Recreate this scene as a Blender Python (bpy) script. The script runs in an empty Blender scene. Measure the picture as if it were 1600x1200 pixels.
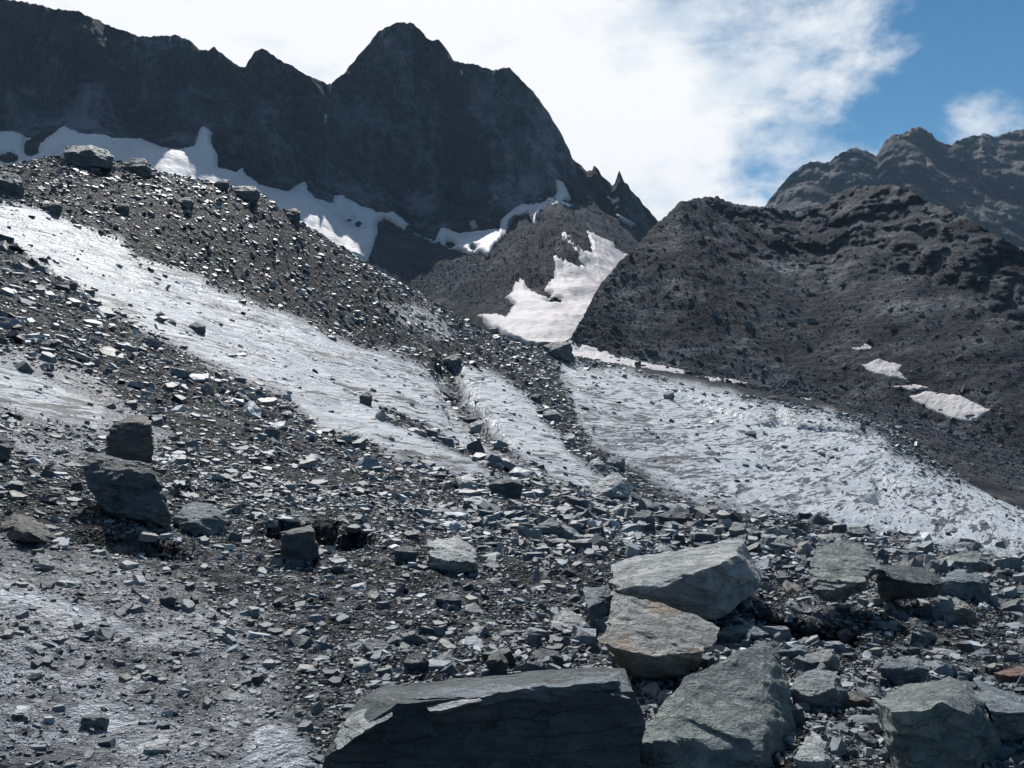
import bpy, bmesh, math, random
import numpy as np
from mathutils import Vector

scene = bpy.context.scene
R = math.radians
EYE = 1.65                      # camera height over the ground it stands on
F = 1386.0                      # focal length in units of a 1600 wide picture

# ---------------------------------------------------------------- camera
cam_data = bpy.data.cameras.new('camera')
cam_data.sensor_width = 36.0
cam_data.lens = 36.0 * F / 1600.0
cam_data.clip_start = 0.05
cam_data.clip_end = 20000.0
cam = bpy.data.objects.new('camera', cam_data)
cam.location = (0, 0, EYE)
cam.rotation_euler = (R(90), 0, 0)
scene.collection.objects.link(cam)
scene.camera = cam

# ---------------------------------------------------------------- light
SUN_EL, SUN_AZ = 47.5, -9.0      # degrees; azimuth measured from +Y towards +X
SKY_STRENGTH = 0.066
EXPOSURE = 0.35
sd = bpy.data.lights.new('sun', 'SUN')
sd.energy = 5.0
sd.angle = R(0.5)
sd.color = (1.0, 0.98, 0.95)
sun = bpy.data.objects.new('sun', sd)
sv = Vector((math.sin(R(SUN_AZ)) * math.cos(R(SUN_EL)), math.cos(R(SUN_AZ)) * math.cos(R(SUN_EL)), math.sin(R(SUN_EL))))
sun.rotation_euler = sv.to_track_quat('Z', 'Y').to_euler()
sun.location = (0, 0, 60)
scene.collection.objects.link(sun)

scene.view_settings.view_transform = 'Standard'
scene.view_settings.look = 'None'
scene.view_settings.gamma = 1.0
scene.view_settings.exposure = EXPOSURE
scene.view_settings.use_curve_mapping = False
scene.cycles.use_denoising = True
scene.cycles.max_bounces = 4
scene.cycles.diffuse_bounces = 2
scene.cycles.glossy_bounces = 2
scene.cycles.volume_bounces = 0
scene.cycles.sample_clamp_indirect = 4.0


class NT:
    """small helper for node trees"""
    def __init__(self, tree):
        self.t = tree
        tree.nodes.clear()

    def n(self, kind, **kw):
        nd = self.t.nodes.new(kind)
        ins = kw.pop('ins', {})
        for k, v in kw.items():
            setattr(nd, k, v)
        for k, v in ins.items():
            s = nd.inputs[k]
            if isinstance(v, bpy.types.NodeSocket):
                self.t.links.new(v, s)
            else:
                s.default_value = v
        return nd

    def math(self, op, a, b=0.0, c=None, clamp=False):
        ins = {0: a, 1: b}
        if c is not None:
            ins[2] = c
        return self.n('ShaderNodeMath', operation=op, use_clamp=clamp, ins=ins).outputs[0]

    def mix(self, fac, a, b, blend='MIX'):
        nd = self.n('ShaderNodeMix', data_type='RGBA', blend_type=blend)
        for k, v in ((0, fac), (6, a), (7, b)):
            if isinstance(v, bpy.types.NodeSocket):
                self.t.links.new(v, nd.inputs[k])
            else:
                nd.inputs[k].default_value = v
        return nd.outputs[2]

    def mr(self, v, a, b, c=0.0, d=1.0, smooth=True):
        return self.n('ShaderNodeMapRange', interpolation_type='SMOOTHSTEP' if smooth else 'LINEAR',
                      ins={0: v, 1: a, 2: b, 3: c, 4: d}).outputs[0]

    def noise(self, vec, scale, detail=6.0, rough=0.55, dist=0.0, lac=2.0):
        return self.n('ShaderNodeTexNoise', ins={'Vector': vec, 'Scale': scale, 'Detail': detail, 'Roughness': rough,
                                                 'Distortion': dist, 'Lacunarity': lac}).outputs[0]

    def ramp(self, v, stops):
        nd = self.n('ShaderNodeValToRGB', ins={0: v})
        e = nd.color_ramp.elements
        while len(e) < len(stops):
            e.new(0.5)
        for el, (p, c) in zip(e, stops):
            el.position = p
            el.color = (*c, 1.0) if len(c) == 3 else c
        return nd.outputs[0]


# ---------------------------------------------------------------- sky
world = bpy.data.worlds.new('World')
scene.world = world
world.use_nodes = True
w = NT(world.node_tree)
sky = w.n('ShaderNodeTexSky', sky_type='NISHITA', sun_disc=False, sun_elevation=R(SUN_EL), sun_rotation=R(SUN_AZ),
          altitude=2400.0, air_density=1.0, dust_density=0.05, ozone_density=0.9)
tc = w.n('ShaderNodeTexCoord')
sep = w.n('ShaderNodeSeparateXYZ', ins={0: tc.outputs['Generated']})
zc = w.math('ADD', w.math('MAXIMUM', sep.outputs[2], 0.0), 0.45)
px_ = w.math('DIVIDE', sep.outputs[0], zc)
py_ = w.math('DIVIDE', sep.outputs[1], zc)
cv = w.n('ShaderNodeCombineXYZ', ins={0: px_, 1: py_, 2: 1.91}).outputs[0]
n1 = w.noise(cv, 3.6, 10.0, 0.6, 0.2)
n2 = w.noise(cv, 1.5, 3.0, 0.5, 0.0)
# a bank of fair weather cloud ahead and to the left, thinning out towards the right and behind
bank = w.n('ShaderNodeVectorMath', operation='DOT_PRODUCT', ins={0: tc.outputs['Generated'], 1: (-0.41, 0.80, 0.44)}).outputs['Value']
cover = w.mr(bank, 0.24, 0.98, -0.28, 0.27, False)
dens = w.math('ADD', w.math('ADD', n1, cover), w.math('MULTIPLY', w.math('SUBTRACT', n2, 0.5), 0.55))
mask = w.mr(dens, 0.45, 0.65)
n3 = w.noise(cv, 6.0, 6.0, 0.55)
ctint = w.mix(w.mr(w.math('ADD', n3, w.math('MULTIPLY', cover, 0.6)), 0.35, 0.62), (0.66, 0.75, 0.84, 1), (1.0, 1.0, 1.0, 1))
deep = w.n('ShaderNodeHueSaturation', ins={'Hue': 0.488, 'Saturation': 1.3, 'Color': sky.outputs[0]}).outputs[0]
bg1 = w.n('ShaderNodeBackground', ins={0: deep, 1: SKY_STRENGTH})
bg2 = w.n('ShaderNodeBackground', ins={0: ctint, 1: 0.82})
ms = w.n('ShaderNodeMixShader', ins={0: mask, 1: bg1.outputs[0], 2: bg2.outputs[0]})
w.n('ShaderNodeOutputWorld', ins={0: ms.outputs[0]})

# ---------------------------------------------------------------- numeric helpers
rng = np.random.default_rng(11)
_perm = np.random.default_rng(5).permutation(256)
_perm = np.concatenate([_perm, _perm, _perm]).astype(np.int64)
_g = np.random.default_rng(6).normal(size=(256, 3))
_g /= np.linalg.norm(_g, axis=1)[:, None]


def gnoise(x, y, z):
    """gradient noise, about -1..1"""
    x, y, z = np.broadcast_arrays(np.asarray(x, float), np.asarray(y, float), np.asarray(z, float))
    xi, yi, zi = np.floor(x).astype(np.int64), np.floor(y).astype(np.int64), np.floor(z).astype(np.int64)
    xf, yf, zf = x - xi, y - yi, z - zi
    xi, yi, zi = xi & 255, yi & 255, zi & 255
    u, v, t = (a * a * a * (a * (a * 6 - 15) + 10) for a in (xf, yf, zf))

    def c(i, j, k):
        h = _perm[_perm[_perm[xi + i] + yi + j] + zi + k]
        g = _g[h]
        return g[..., 0] * (xf - i) + g[..., 1] * (yf - j) + g[..., 2] * (zf - k)
    a = c(0, 0, 0) * (1 - u) + c(1, 0, 0) * u
    b = c(0, 1, 0) * (1 - u) + c(1, 1, 0) * u
    e = c(0, 0, 1) * (1 - u) + c(1, 0, 1) * u
    d = c(0, 1, 1) * (1 - u) + c(1, 1, 1) * u
    return 1.7 * ((a * (1 - v) + b * v) * (1 - t) + (e * (1 - v) + d * v) * t)


def fbm(x, y, z, octv=4, gain=0.5, ridged=False):
    s, a, tot = 0.0, 1.0, 0.0
    for i in range(octv):
        k = 2.03 ** i
        n = gnoise(x * k + 17.3 * i, y * k + 5.1 * i, z * k - 9.7 * i)
        if ridged:
            n = 1 - 2 * np.abs(n)
        s = s + a * n
        tot += a
        a *= gain
    return s / tot


def sstep(x, a, b):
    t = np.clip((x - a) / (b - a), 0, 1)
    return t * t * (3 - 2 * t)


def pch(xk, yk, x):
    """monotone cubic interpolation"""
    xk, yk = np.asarray(xk, float), np.asarray(yk, float)
    h = np.diff(xk)
    dl = np.diff(yk) / h
    m = np.zeros_like(yk)
    m[0], m[-1] = dl[0], dl[-1]
    ok = dl[:-1] * dl[1:] > 0
    m[1:-1][ok] = 2 * dl[:-1][ok] * dl[1:][ok] / (dl[:-1][ok] + dl[1:][ok])
    x = np.clip(x, xk[0], xk[-1])
    i = np.clip(np.searchsorted(xk, x) - 1, 0, len(h) - 1)
    t = (x - xk[i]) / h[i]
    return ((1 + 2 * t) * (1 - t) ** 2 * yk[i] + t * (1 - t) ** 2 * h[i] * m[i]
            + t * t * (3 - 2 * t) * yk[i + 1] + t * t * (t - 1) * h[i] * m[i + 1])


def rowpch(S, T, s):
    """row wise monotone cubic: S, T are (n, K), s is (n,)"""
    n, K = S.shape
    h = np.diff(S, axis=1)
    dl = np.diff(T, axis=1) / h
    m = np.zeros_like(T)
    m[:, 0], m[:, -1] = dl[:, 0], dl[:, -1]
    a, b = dl[:, :-1], dl[:, 1:]
    m[:, 1:-1] = np.where(a * b > 0, 2 * a * b / np.where(a + b == 0, 1, a + b), 0)
    s = np.clip(s, S[:, 0], S[:, -1])
    i = np.clip((S <= s[:, None]).sum(1) - 1, 0, K - 2)
    r = np.arange(n)
    hh = h[r, i]
    t = (s - S[r, i]) / hh
    return ((1 + 2 * t) * (1 - t) ** 2 * T[r, i] + t * (1 - t) ** 2 * hh * m[r, i]
            + t * t * (3 - 2 * t) * T[r, i + 1] + t * t * (t - 1) * hh * m[r, i + 1])


def make_mesh(name, verts, polys, smooth=True, attrs=None):
    """polys: list of (n, k) index arrays"""
    me = bpy.data.meshes.new(name)
    verts = np.asarray(verts, np.float32)
    me.vertices.add(len(verts))
    me.vertices.foreach_set('co', verts.ravel())
    tot = np.concatenate([np.full(len(p), p.shape[1], np.int32) for p in polys])
    idx = np.concatenate([p.ravel() for p in polys]).astype(np.int32)
    me.loops.add(len(idx))
    me.loops.foreach_set('vertex_index', idx)
    me.polygons.add(len(tot))
    st = np.concatenate([[0], np.cumsum(tot)[:-1]]).astype(np.int32)
    me.polygons.foreach_set('loop_start', st)
    me.polygons.foreach_set('loop_total', tot)
    me.polygons.foreach_set('use_smooth', np.full(len(tot), smooth))
    for k, v in (attrs or {}).items():
        at = me.attributes.new(k, 'FLOAT', 'POINT')
        at.data.foreach_set('value', np.asarray(v, np.float32))
    me.update(calc_edges=True)
    return me


def grid_faces(nr, nc):
    i = np.arange((nr - 1) * (nc - 1))
    a = (i // (nc - 1)) * nc + i % (nc - 1)
    return np.stack([a, a + 1, a + nc + 1, a + nc], 1)


def link(name, me, mat=None, parent=None):
    o = bpy.data.objects.new(name, me)
    scene.collection.objects.link(o)
    if mat:
        me.materials.append(mat) if not me.materials else None
    o.parent = parent
    return o


def tag(o, label=None, cat=None, group=None, kind=None):
    for k, v in (('label', label), ('category', cat), ('group', group), ('kind', kind)):
        if v:
            o[k] = v
    return o


def in_poly(poly, x, y):
    """signed distance to a polygon, positive inside"""
    P = np.asarray(poly, float)
    d2 = np.full(x.shape, 1e18)
    ins = np.zeros(x.shape, bool)
    for (x0, y0), (x1, y1) in zip(P, np.roll(P, -1, 0)):
        ex, ey = x1 - x0, y1 - y0
        t = np.clip(((x - x0) * ex + (y - y0) * ey) / (ex * ex + ey * ey + 1e-9), 0, 1)
        d2 = np.minimum(d2, (x - x0 - t * ex) ** 2 + (y - y0 - t * ey) ** 2)
        c = ((y0 > y) != (y1 > y)) & (x < (x1 - x0) * (y - y0) / (y1 - y0 + 1e-12) + x0)
        ins ^= c
    return np.where(ins, 1, -1) * np.sqrt(d2)


# ---------------------------------------------------------------- materials
def new_mat(name):
    m = bpy.data.materials.new(name)
    m.use_nodes = True
    return m, NT(m.node_tree)


def finish(t, col, rough, height=None, dist=0.02, strength=1.0, spec=0.5, normal=None):
    b = t.n('ShaderNodeBsdfPrincipled', ins={'Base Color': col, 'Roughness': rough, 'Specular IOR Level': spec})
    if height is not None:
        bp = t.n('ShaderNodeBump', ins={'Height': height, 'Distance': dist, 'Strength': strength})
        t.t.links.new(bp.outputs[0], b.inputs['Normal'])
    t.n('ShaderNodeOutputMaterial', ins={0: b.outputs[0]})


def mat_ground():
    m, t = new_mat('moraine_and_ice')
    pos = t.n('ShaderNodeNewGeometry').outputs['Position']
    ice = t.n('ShaderNodeAttribute', attribute_name='ice').outputs['Fac']
    dirty = t.n('ShaderNodeAttribute', attribute_name='dirt').outputs['Fac']
    # flow aligned coordinates: dirt is strung out along the fall line of the glacier
    mp = t.n('ShaderNodeMapping', ins={'Vector': pos, 'Rotation': (0, 0, R(31))})
    st = t.n('ShaderNodeMapping', ins={'Vector': mp.outputs[0], 'Scale': (1.0, 0.20, 1.0)}).outputs[0]
    s1 = t.noise(st, 1.1, 5.0, 0.6)
    s2 = t.noise(st, 7.0, 6.0, 0.68)
    s3 = t.noise(pos, 17.0, 4.0, 0.65)
    gr = t.noise(pos, 14.0, 6.0, 0.7)
    vor = t.n('ShaderNodeTexVoronoi', ins={'Vector': pos, 'Scale': 34.0})
    vo2 = t.n('ShaderNodeTexVoronoi', ins={'Vector': pos, 'Scale': 9.0})
    cell = t.math('ADD', t.math('MULTIPLY', t.n('ShaderNodeSeparateXYZ', ins={0: vor.outputs['Color']}).outputs[0], 0.5),
                  t.math('MULTIPLY', t.n('ShaderNodeSeparateXYZ', ins={0: vo2.outputs['Color']}).outputs[1], 0.5))
    vo3 = t.n('ShaderNodeTexVoronoi', ins={'Vector': pos, 'Scale': 3.1})
    c3 = t.n('ShaderNodeSeparateXYZ', ins={0: vo3.outputs['Color']}).outputs[2]
    deb = t.ramp(t.math('ADD', t.math('ADD', t.math('MULTIPLY', cell, 0.52), t.math('MULTIPLY', c3, 0.34)), t.math('MULTIPLY', gr, 0.14)),
                 [(0.24, (0.005, 0.006, 0.007)), (0.48, (0.025, 0.028, 0.032)), (0.72, (0.12, 0.132, 0.14))])
    cup = t.n('ShaderNodeTexVoronoi', feature='SMOOTH_F1', ins={'Vector': t.n('ShaderNodeMapping', ins={'Vector': mp.outputs[0], 'Scale': (1.0, 0.45, 1.0)}).outputs[0], 'Scale': 3.2, 'Smoothness': 0.5}).outputs['Distance']
    icec = t.ramp(s3, [(0.28, (0.56, 0.60, 0.66)), (0.5, (0.83, 0.86, 0.89)), (0.72, (0.95, 0.96, 0.97))])
    icec = t.mix(1.0, icec, t.ramp(t.math('ADD', t.math('MULTIPLY', s1, 0.6), t.math('MULTIPLY', t.noise(pos, 0.5, 3.0, 0.5), 0.4)), [(0.36, (0.62, 0.66, 0.72)), (0.5, (0.92, 0.94, 0.96)), (0.62, (1.06, 1.06, 1.06))]), 'MULTIPLY')
    icec = t.mix(t.mr(ice, 0.70, 0.95, 0.85, 0.0), icec, t.mix(1.0, icec, (0.50, 0.49, 0.50, 1), 'MULTIPLY'))
    # grit strung out on the ice, thicker where the ice is dirty
    thr = t.math('SUBTRACT', 0.66, t.math('MULTIPLY', dirty, 0.20))
    s0 = t.noise(t.n('ShaderNodeMapping', ins={'Vector': mp.outputs[0], 'Scale': (1.0, 0.12, 1.0)}).outputs[0], 0.7, 4.0, 0.6)
    dsum = t.math('ADD', t.math('ADD', t.math('MULTIPLY', s2, 0.46), t.math('MULTIPLY', s0, 0.20)), t.math('ADD', t.math('MULTIPLY', s1, 0.16), t.math('MULTIPLY', s3, 0.18)))
    dm = t.mr(t.math('SUBTRACT', dsum, thr), -0.025, 0.04, 0.0, 0.72)
    dash = t.noise(t.n('ShaderNodeMapping', ins={'Vector': mp.outputs[0], 'Scale': (1.0, 0.10, 1.0)}).outputs[0], 4.6, 4.0, 0.62)
    dth = t.math('SUBTRACT', 0.665, t.math('ADD', t.math('MULTIPLY', dirty, 0.22), t.math('MULTIPLY', t.math('SUBTRACT', t.math('ADD', t.math('MULTIPLY', s1, 0.5), t.math('MULTIPLY', s0, 0.5)), 0.5), 0.95)))
    dm = t.math('MAXIMUM', dm, t.mr(t.math('SUBTRACT', dash, dth), -0.015, 0.025, 0.0, 0.95))
    iso = t.math('ADD', t.math('MULTIPLY', gr, 0.55), t.math('MULTIPLY', t.noise(pos, 2.6, 5.0, 0.6), 0.45))
    dm = t.n('ShaderNodeMix', data_type='FLOAT', ins={0: t.mr(ice, 0.72, 0.95), 2: t.mr(iso, 0.49, 0.62, 0.05, 0.85), 3: dm}).outputs[0]
    icec = t.mix(dm, icec, (0.05, 0.055, 0.063, 1))
    # broken boundary between ice and debris
    gran = t.math('SUBTRACT', t.math('ADD', t.math('MULTIPLY', gr, 1.1), t.math('MULTIPLY', t.noise(pos, 2.2, 4.0, 0.6), 0.9)), 1.0)
    strk = t.math('SUBTRACT', t.math('ADD', s1, s2), 1.0)
    brk = t.n('ShaderNodeMix', data_type='FLOAT', ins={0: t.mr(ice, 0.72, 0.95), 2: gran, 3: strk}).outputs[0]
    edge = t.math('ADD', ice, t.math('MULTIPLY', brk, 0.9))
    f = t.mr(edge, 0.36, 0.60)
    col = t.mix(f, deb, icec)
    rough = t.math('SUBTRACT', 0.72, t.math('MULTIPLY', f, 0.36))
    hd = t.math('SUBTRACT', gr, t.math('ADD', t.math('MULTIPLY', vor.outputs['Distance'], 0.7), t.math('ADD', t.math('MULTIPLY', vo2.outputs['Distance'], 1.6), t.math('MULTIPLY', vo3.outputs['Distance'], 3.2))))
    hi = t.math('ADD', t.math('ADD', t.math('MULTIPLY', s2, 1.8), t.math('MULTIPLY', cup, 1.3)), t.math('MULTIPLY', s3, 1.5))
    hm = t.n('ShaderNodeMix', data_type='FLOAT', ins={0: f, 2: hd, 3: hi}).outputs[0]
    sp = t.math('ADD', 0.06, t.math('MULTIPLY', f, 0.44))
    finish(t, col, rough, hm, 0.14, 1.0, sp)
    return m


def mat_stone(name, use_attr, rough=0.48, spec=0.32):
    m, t = new_mat(name)
    if use_attr:
        rnd = t.n('ShaderNodeAttribute', attribute_name='tint').outputs['Fac']
        pos = t.n('ShaderNodeNewGeometry').outputs['Position']
    else:
        rnd = t.n('ShaderNodeObjectInfo').outputs['Alpha']
        pos = t.n('ShaderNodeNewGeometry').outputs['Position']
    base = t.ramp(rnd, [(0.0, (0.038, 0.042, 0.047)), (0.30, (0.088, 0.098, 0.105)), (0.55, (0.15, 0.164, 0.172)),
                        (0.72, (0.23, 0.24, 0.24)), (0.82, (0.22, 0.19, 0.16)), (0.88, (0.15, 0.163, 0.175)), (0.95, (0.36, 0.37, 0.37)), (1.0, (0.46, 0.465, 0.46))])
    n = t.noise(pos, 9.0, 8.0, 0.65)
    col = t.mix(1.0, base, t.ramp(n, [(0.25, (0.50, 0.52, 0.55)), (0.5, (0.90, 0.96, 1.02)), (0.75, (1.38, 1.42, 1.44))]), 'MULTIPLY')
    st = t.n('ShaderNodeMapping', ins={'Vector': pos, 'Scale': (1, 1, 4)}).outputs[0]
    h = t.math('ADD', t.noise(st, 30.0, 6.0, 0.7), n)
    finish(t, col, rough, h, 0.012, 0.9, spec)
    return m


def mat_boulder():
    m, t = new_mat('schist_boulder')
    oi = t.n('ShaderNodeObjectInfo')
    loc = t.n('ShaderNodeTexCoord').outputs['Object']
    off = t.n('ShaderNodeVectorMath', operation='ADD', ins={0: loc, 1: t.n('ShaderNodeCombineXYZ', ins={0: t.math('MULTIPLY', oi.outputs['Random'], 40.0), 1: 3.0, 2: 0.0}).outputs[0]}).outputs[0]
    st = t.n('ShaderNodeMapping', ins={'Vector': off, 'Rotation': (R(18), R(-14), 0), 'Scale': (1, 1, 5)}).outputs[0]
    big = t.noise(off, 2.6, 5.0, 0.6)
    mid = t.noise(off, 11.0, 8.0, 0.68)
    fine = t.noise(off, 70.0, 4.0, 0.7)
    strata = t.noise(st, 4.5, 6.0, 0.6)
    mul = t.ramp(mid, [(0.22, (0.55, 0.56, 0.58)), (0.5, (0.95, 0.96, 0.97)), (0.78, (1.5, 1.47, 1.42))])
    col = t.mix(1.0, oi.outputs['Color'], mul, 'MULTIPLY')
    mul2 = t.ramp(t.math('ADD', t.math('MULTIPLY', big, 0.55), t.math('MULTIPLY', strata, 0.45)), [(0.36, (0.66, 0.70, 0.74)), (0.5, (1.18, 1.2, 1.2)), (0.64, (1.75, 1.72, 1.66))])
    col = t.mix(1.0, col, mul2, 'MULTIPLY')
    # rusty patches: the amount is the alpha of the object's colour
    rust = t.mr(t.math('ADD', t.math('ADD', t.math('MULTIPLY', big, 0.8), t.math('MULTIPLY', mid, 0.2)), t.math('MULTIPLY', oi.outputs['Alpha'], 0.30)), 0.64, 0.74)
    col = t.mix(t.math('MULTIPLY', rust, 0.85), col, t.mix(mid, (0.13, 0.085, 0.05, 1), (0.40, 0.31, 0.22, 1)))
    # pale lichen and quartz flecks
    fl = t.mr(t.noise(off, 26.0, 6.0, 0.7), 0.63, 0.72)
    col = t.mix(t.math('MULTIPLY', fl, 0.45), col, (0.42, 0.43, 0.41, 1))
    ck = t.n('ShaderNodeTexVoronoi', feature='DISTANCE_TO_EDGE', ins={'Vector': t.n('ShaderNodeVectorMath', operation='ADD', ins={0: st, 1: t.n('ShaderNodeCombineXYZ', ins={0: mid, 1: big, 2: mid}).outputs[0]}).outputs[0], 'Scale': 2.1}).outputs['Distance']
    crack = t.mr(ck, 0.0, 0.025)
    col = t.mix(t.mr(ck, 0.002, 0.02, 0.45, 0.0), col, (0.02, 0.02, 0.02, 1))
    pit = t.mr(t.noise(off, 34.0, 5.0, 0.75), 0.30, 0.42)
    col = t.mix(t.math('MULTIPLY', t.math('SUBTRACT', 1.0, pit), 0.55), col, (0.03, 0.032, 0.034, 1))
    h = t.math('ADD', t.math('ADD', t.math('MULTIPLY', strata, 1.0), t.math('MULTIPLY', mid, 1.2)), t.math('ADD', t.math('MULTIPLY', fine, 0.25), t.math('MULTIPLY', crack, 0.4)))
    finish(t, col, 0.6, h, 0.11, 1.0, 0.28)
    return m


def mat_rockface(name, stops, brown, scale=1.0, bump=3.0, green=0.0, vz=0.28, hz=2.2):
    m, t = new_mat(name)
    pos = t.n('ShaderNodeNewGeometry').outputs['Position']
    p = t.n('ShaderNodeMapping', ins={'Vector': pos, 'Scale': (scale, scale, scale)}).outputs[0]
    vs = t.n('ShaderNodeMapping', ins={'Vector': p, 'Rotation': (0, R(12), 0), 'Scale': (1.0, 1.0, vz)}).outputs[0]
    hs = t.n('ShaderNodeMapping', ins={'Vector': p, 'Rotation': (R(10), R(24), 0), 'Scale': (0.5, 0.5, hz)}).outputs[0]
    a = t.noise(vs, 0.04, 9.0, 0.6)
    b = t.noise(hs, 0.05, 9.0, 0.68, 0.3)
    c = t.noise(p, 0.22, 8.0, 0.72)
    d = t.noise(p, 0.016, 4.0, 0.55)
    v = t.math('ADD', t.math('MULTIPLY', a, 0.42), t.math('ADD', t.math('MULTIPLY', b, 0.26), t.math('MULTIPLY', c, 0.32)))
    col = t.ramp(v, stops)
    col = t.mix(t.math('MULTIPLY', t.mr(d, 0.48, 0.66), 0.8), col, t.mix(1.0, col, brown, 'MULTIPLY'))
    e = t.noise(hs, 0.022, 5.0, 0.6)
    col = t.mix(1.0, col, t.ramp(e, [(0.36, (0.55, 0.56, 0.58)), (0.5, (0.95, 0.95, 0.96)), (0.64, (1.55, 1.55, 1.52))]), 'MULTIPLY')
    if green:
        g = t.mr(t.noise(p, 0.06, 6.0, 0.6), 0.5, 0.62, 0, green)
        col = t.mix(g, col, (0.055, 0.062, 0.030, 1))
    h = t.math('ADD', t.math('ADD', a, b), t.math('MULTIPLY', c, 0.5))
    finish(t, col, 0.9, h, bump, 1.0, 0.06)
    return m


def mat_snow(name, k):
    m, t = new_mat(name)
    pos = t.n('ShaderNodeNewGeometry').outputs['Position']
    n = t.noise(pos, 0.05, 6.0, 0.6)
    st = t.n('ShaderNodeMapping', ins={'Vector': pos, 'Rotation': (0, 0, R(20)), 'Scale': (1.0, 0.12, 0.12)}).outputs[0]
    s = t.noise(st, 0.11, 5.0, 0.6)
    f = t.noise(pos, 0.8, 6.0, 0.7)
    col = t.mix(t.mr(s, 0.45, 0.75, 0, 0.4), (0.47 * k, 0.445 * k, 0.45 * k, 1), (0.31 * k, 0.225 * k, 0.22 * k, 1))
    col = t.mix(t.mr(t.math('ADD', t.math('MULTIPLY', n, 0.6), t.math('MULTIPLY', f, 0.4)), 0.50, 0.68, 0, 0.55), col, (0.33, 0.305, 0.31, 1))
    finish(t, col, 0.7, t.math('ADD', f, n), 0.5, 0.6, 0.3)
    return m


M_GROUND = mat_ground()
M_GRAVEL = mat_stone('scree', True)
M_DULL = mat_stone('dull_scree', True, 0.85, 0.05)
M_STONE = mat_stone('slate_stone', False)
M_BOULDER = mat_boulder()
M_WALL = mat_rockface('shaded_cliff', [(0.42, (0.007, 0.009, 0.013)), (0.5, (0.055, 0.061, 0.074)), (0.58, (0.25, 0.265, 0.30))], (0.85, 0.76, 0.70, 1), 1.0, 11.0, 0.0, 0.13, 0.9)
M_TALUS = mat_rockface('talus_ground', [(0.39, (0.007, 0.008, 0.010)), (0.5, (0.026, 0.028, 0.033)), (0.61, (0.09, 0.094, 0.103))], (0.95, 0.83, 0.76, 1), 3.0, 3.0, 0.0, 1.0, 0.6)
M_HILL = mat_rockface('moraine_hill', [(0.40, (0.014, 0.015, 0.018)), (0.5, (0.050, 0.053, 0.059)), (0.60, (0.15, 0.155, 0.165))], (0.97, 0.90, 0.84, 1), 3.0, 2.2, 0.10, 1.0)
M_FAR = mat_rockface('far_cliff', [(0.41, (0.022, 0.023, 0.026)), (0.5, (0.085, 0.083, 0.082)), (0.59, (0.26, 0.245, 0.23))], (1.05, 0.92, 0.80, 1), 1.1, 9.0, 0.15, 0.3, 1.5)
M_SNOW = mat_snow('old_snow', 0.86)
M_SNOW_SHADE = mat_snow('shade_lifted_snow', 1.45)  # brighter copy of the old snow, its colour lifted against the cliff's shade

# ---------------------------------------------------------------- near terrain: glacier and moraine
# Profiles run outward from where the photographer stands. Each curve gives, for a bearing,
# the sight line (picture height) and the distance in metres.
GC = [
    # under the feet
    [(-500, 2250, 1.1), (800, 2550, 1.1), (2100, 2600, 1.1)],
    [(-500, 1120, 3.5), (0, 1180, 3.4), (400, 1200, 3.6), (800, 1200, 3.7), (1200, 1210, 3.7), (1600, 1200, 3.9), (2100, 1215, 4.0)],
    [(-500, 751, 5.5), (0, 905, 5.5), (400, 968, 5.5), (800, 1003, 5.5), (1200, 1016, 5.5), (1600, 1041, 5.5), (2100, 1079, 5.5)],
    [(-500, 535, 8.5), (0, 706, 8.5), (200, 763, 8.5), (400, 804, 8.5), (600, 828, 8.5), (800, 853, 8.5), (1000, 869, 8.5), (1200, 885, 8.5), (1400, 902, 8.5), (1600, 926, 8.5), (2100, 991, 8.5)],
    [(-500, 380, 13), (0, 570, 13), (200, 640, 13), (400, 690, 13), (600, 740, 13), (700, 760, 13.2), (800, 775, 13.3), (900, 785, 13.4), (1000, 800, 13), (1200, 815, 13), (1400, 835, 13), (1600, 858, 13), (2100, 930, 13)],
    [(-500, 280, 19), (0, 440, 19), (200, 510, 20), (400, 590, 20), (600, 660, 20), (700, 695, 20), (800, 725, 20), (900, 752, 20), (1000, 797, 20), (1200, 838, 20), (1400, 875, 20), (1600, 915, 20), (2100, 980, 20)],
    [(-500, 210, 28), (0, 330, 30), (200, 410, 32), (400, 490, 36), (600, 560, 42), (700, 588, 45), (800, 612, 45), (900, 650, 45), (1000, 680, 45), (1200, 740, 42), (1400, 790, 38), (1600, 835, 34), (2100, 900, 34)],
    [(-500, 120, 42), (-100, 258, 42), (0, 262, 42), (60, 252, 42), (130, 245, 44), (200, 256, 46), (260, 270, 47), (330, 288, 49), (400, 308, 52), (480, 357, 55), (540, 392, 57), (570, 410, 58), (620, 444, 61), (700, 486, 66), (760, 519, 72), (800, 535, 76), (850, 549, 82), (900, 562, 92), (1000, 578, 105), (1100, 600, 103), (1270, 635, 95), (1390, 675, 85), (1470, 740, 66), (1600, 795, 60), (2100, 950, 52)],
    [(-500, 190, 62), (0, 340, 64), (400, 390, 76), (700, 540, 96), (850, 575, 112), (900, 566, 122), (1000, 573, 128), (1200, 612, 124), (1390, 655, 110), (1470, 705, 92), (1600, 757, 86), (2100, 900, 82)],
    [(-500, 520, 170), (400, 600, 170), (1000, 620, 170), (2100, 900, 170)],
]
NEAR0, FAR0 = math.log(1.1), math.log(165.0)


def tangent(px, s):
    px = np.clip(np.ravel(px), -500, 2100)
    S = np.empty((px.size, len(GC)))
    T = np.empty_like(S)
    for k, c in enumerate(GC):
        x, y, d = zip(*c)
        S[:, k] = pch(x, np.log(d), px)
        T[:, k] = (600.0 - pch(x, y, px)) / F
    return rowpch(S, T, np.ravel(s))


EXTRA = []        # local hollows, steps and trenches: functions (X, Y) -> dz


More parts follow.
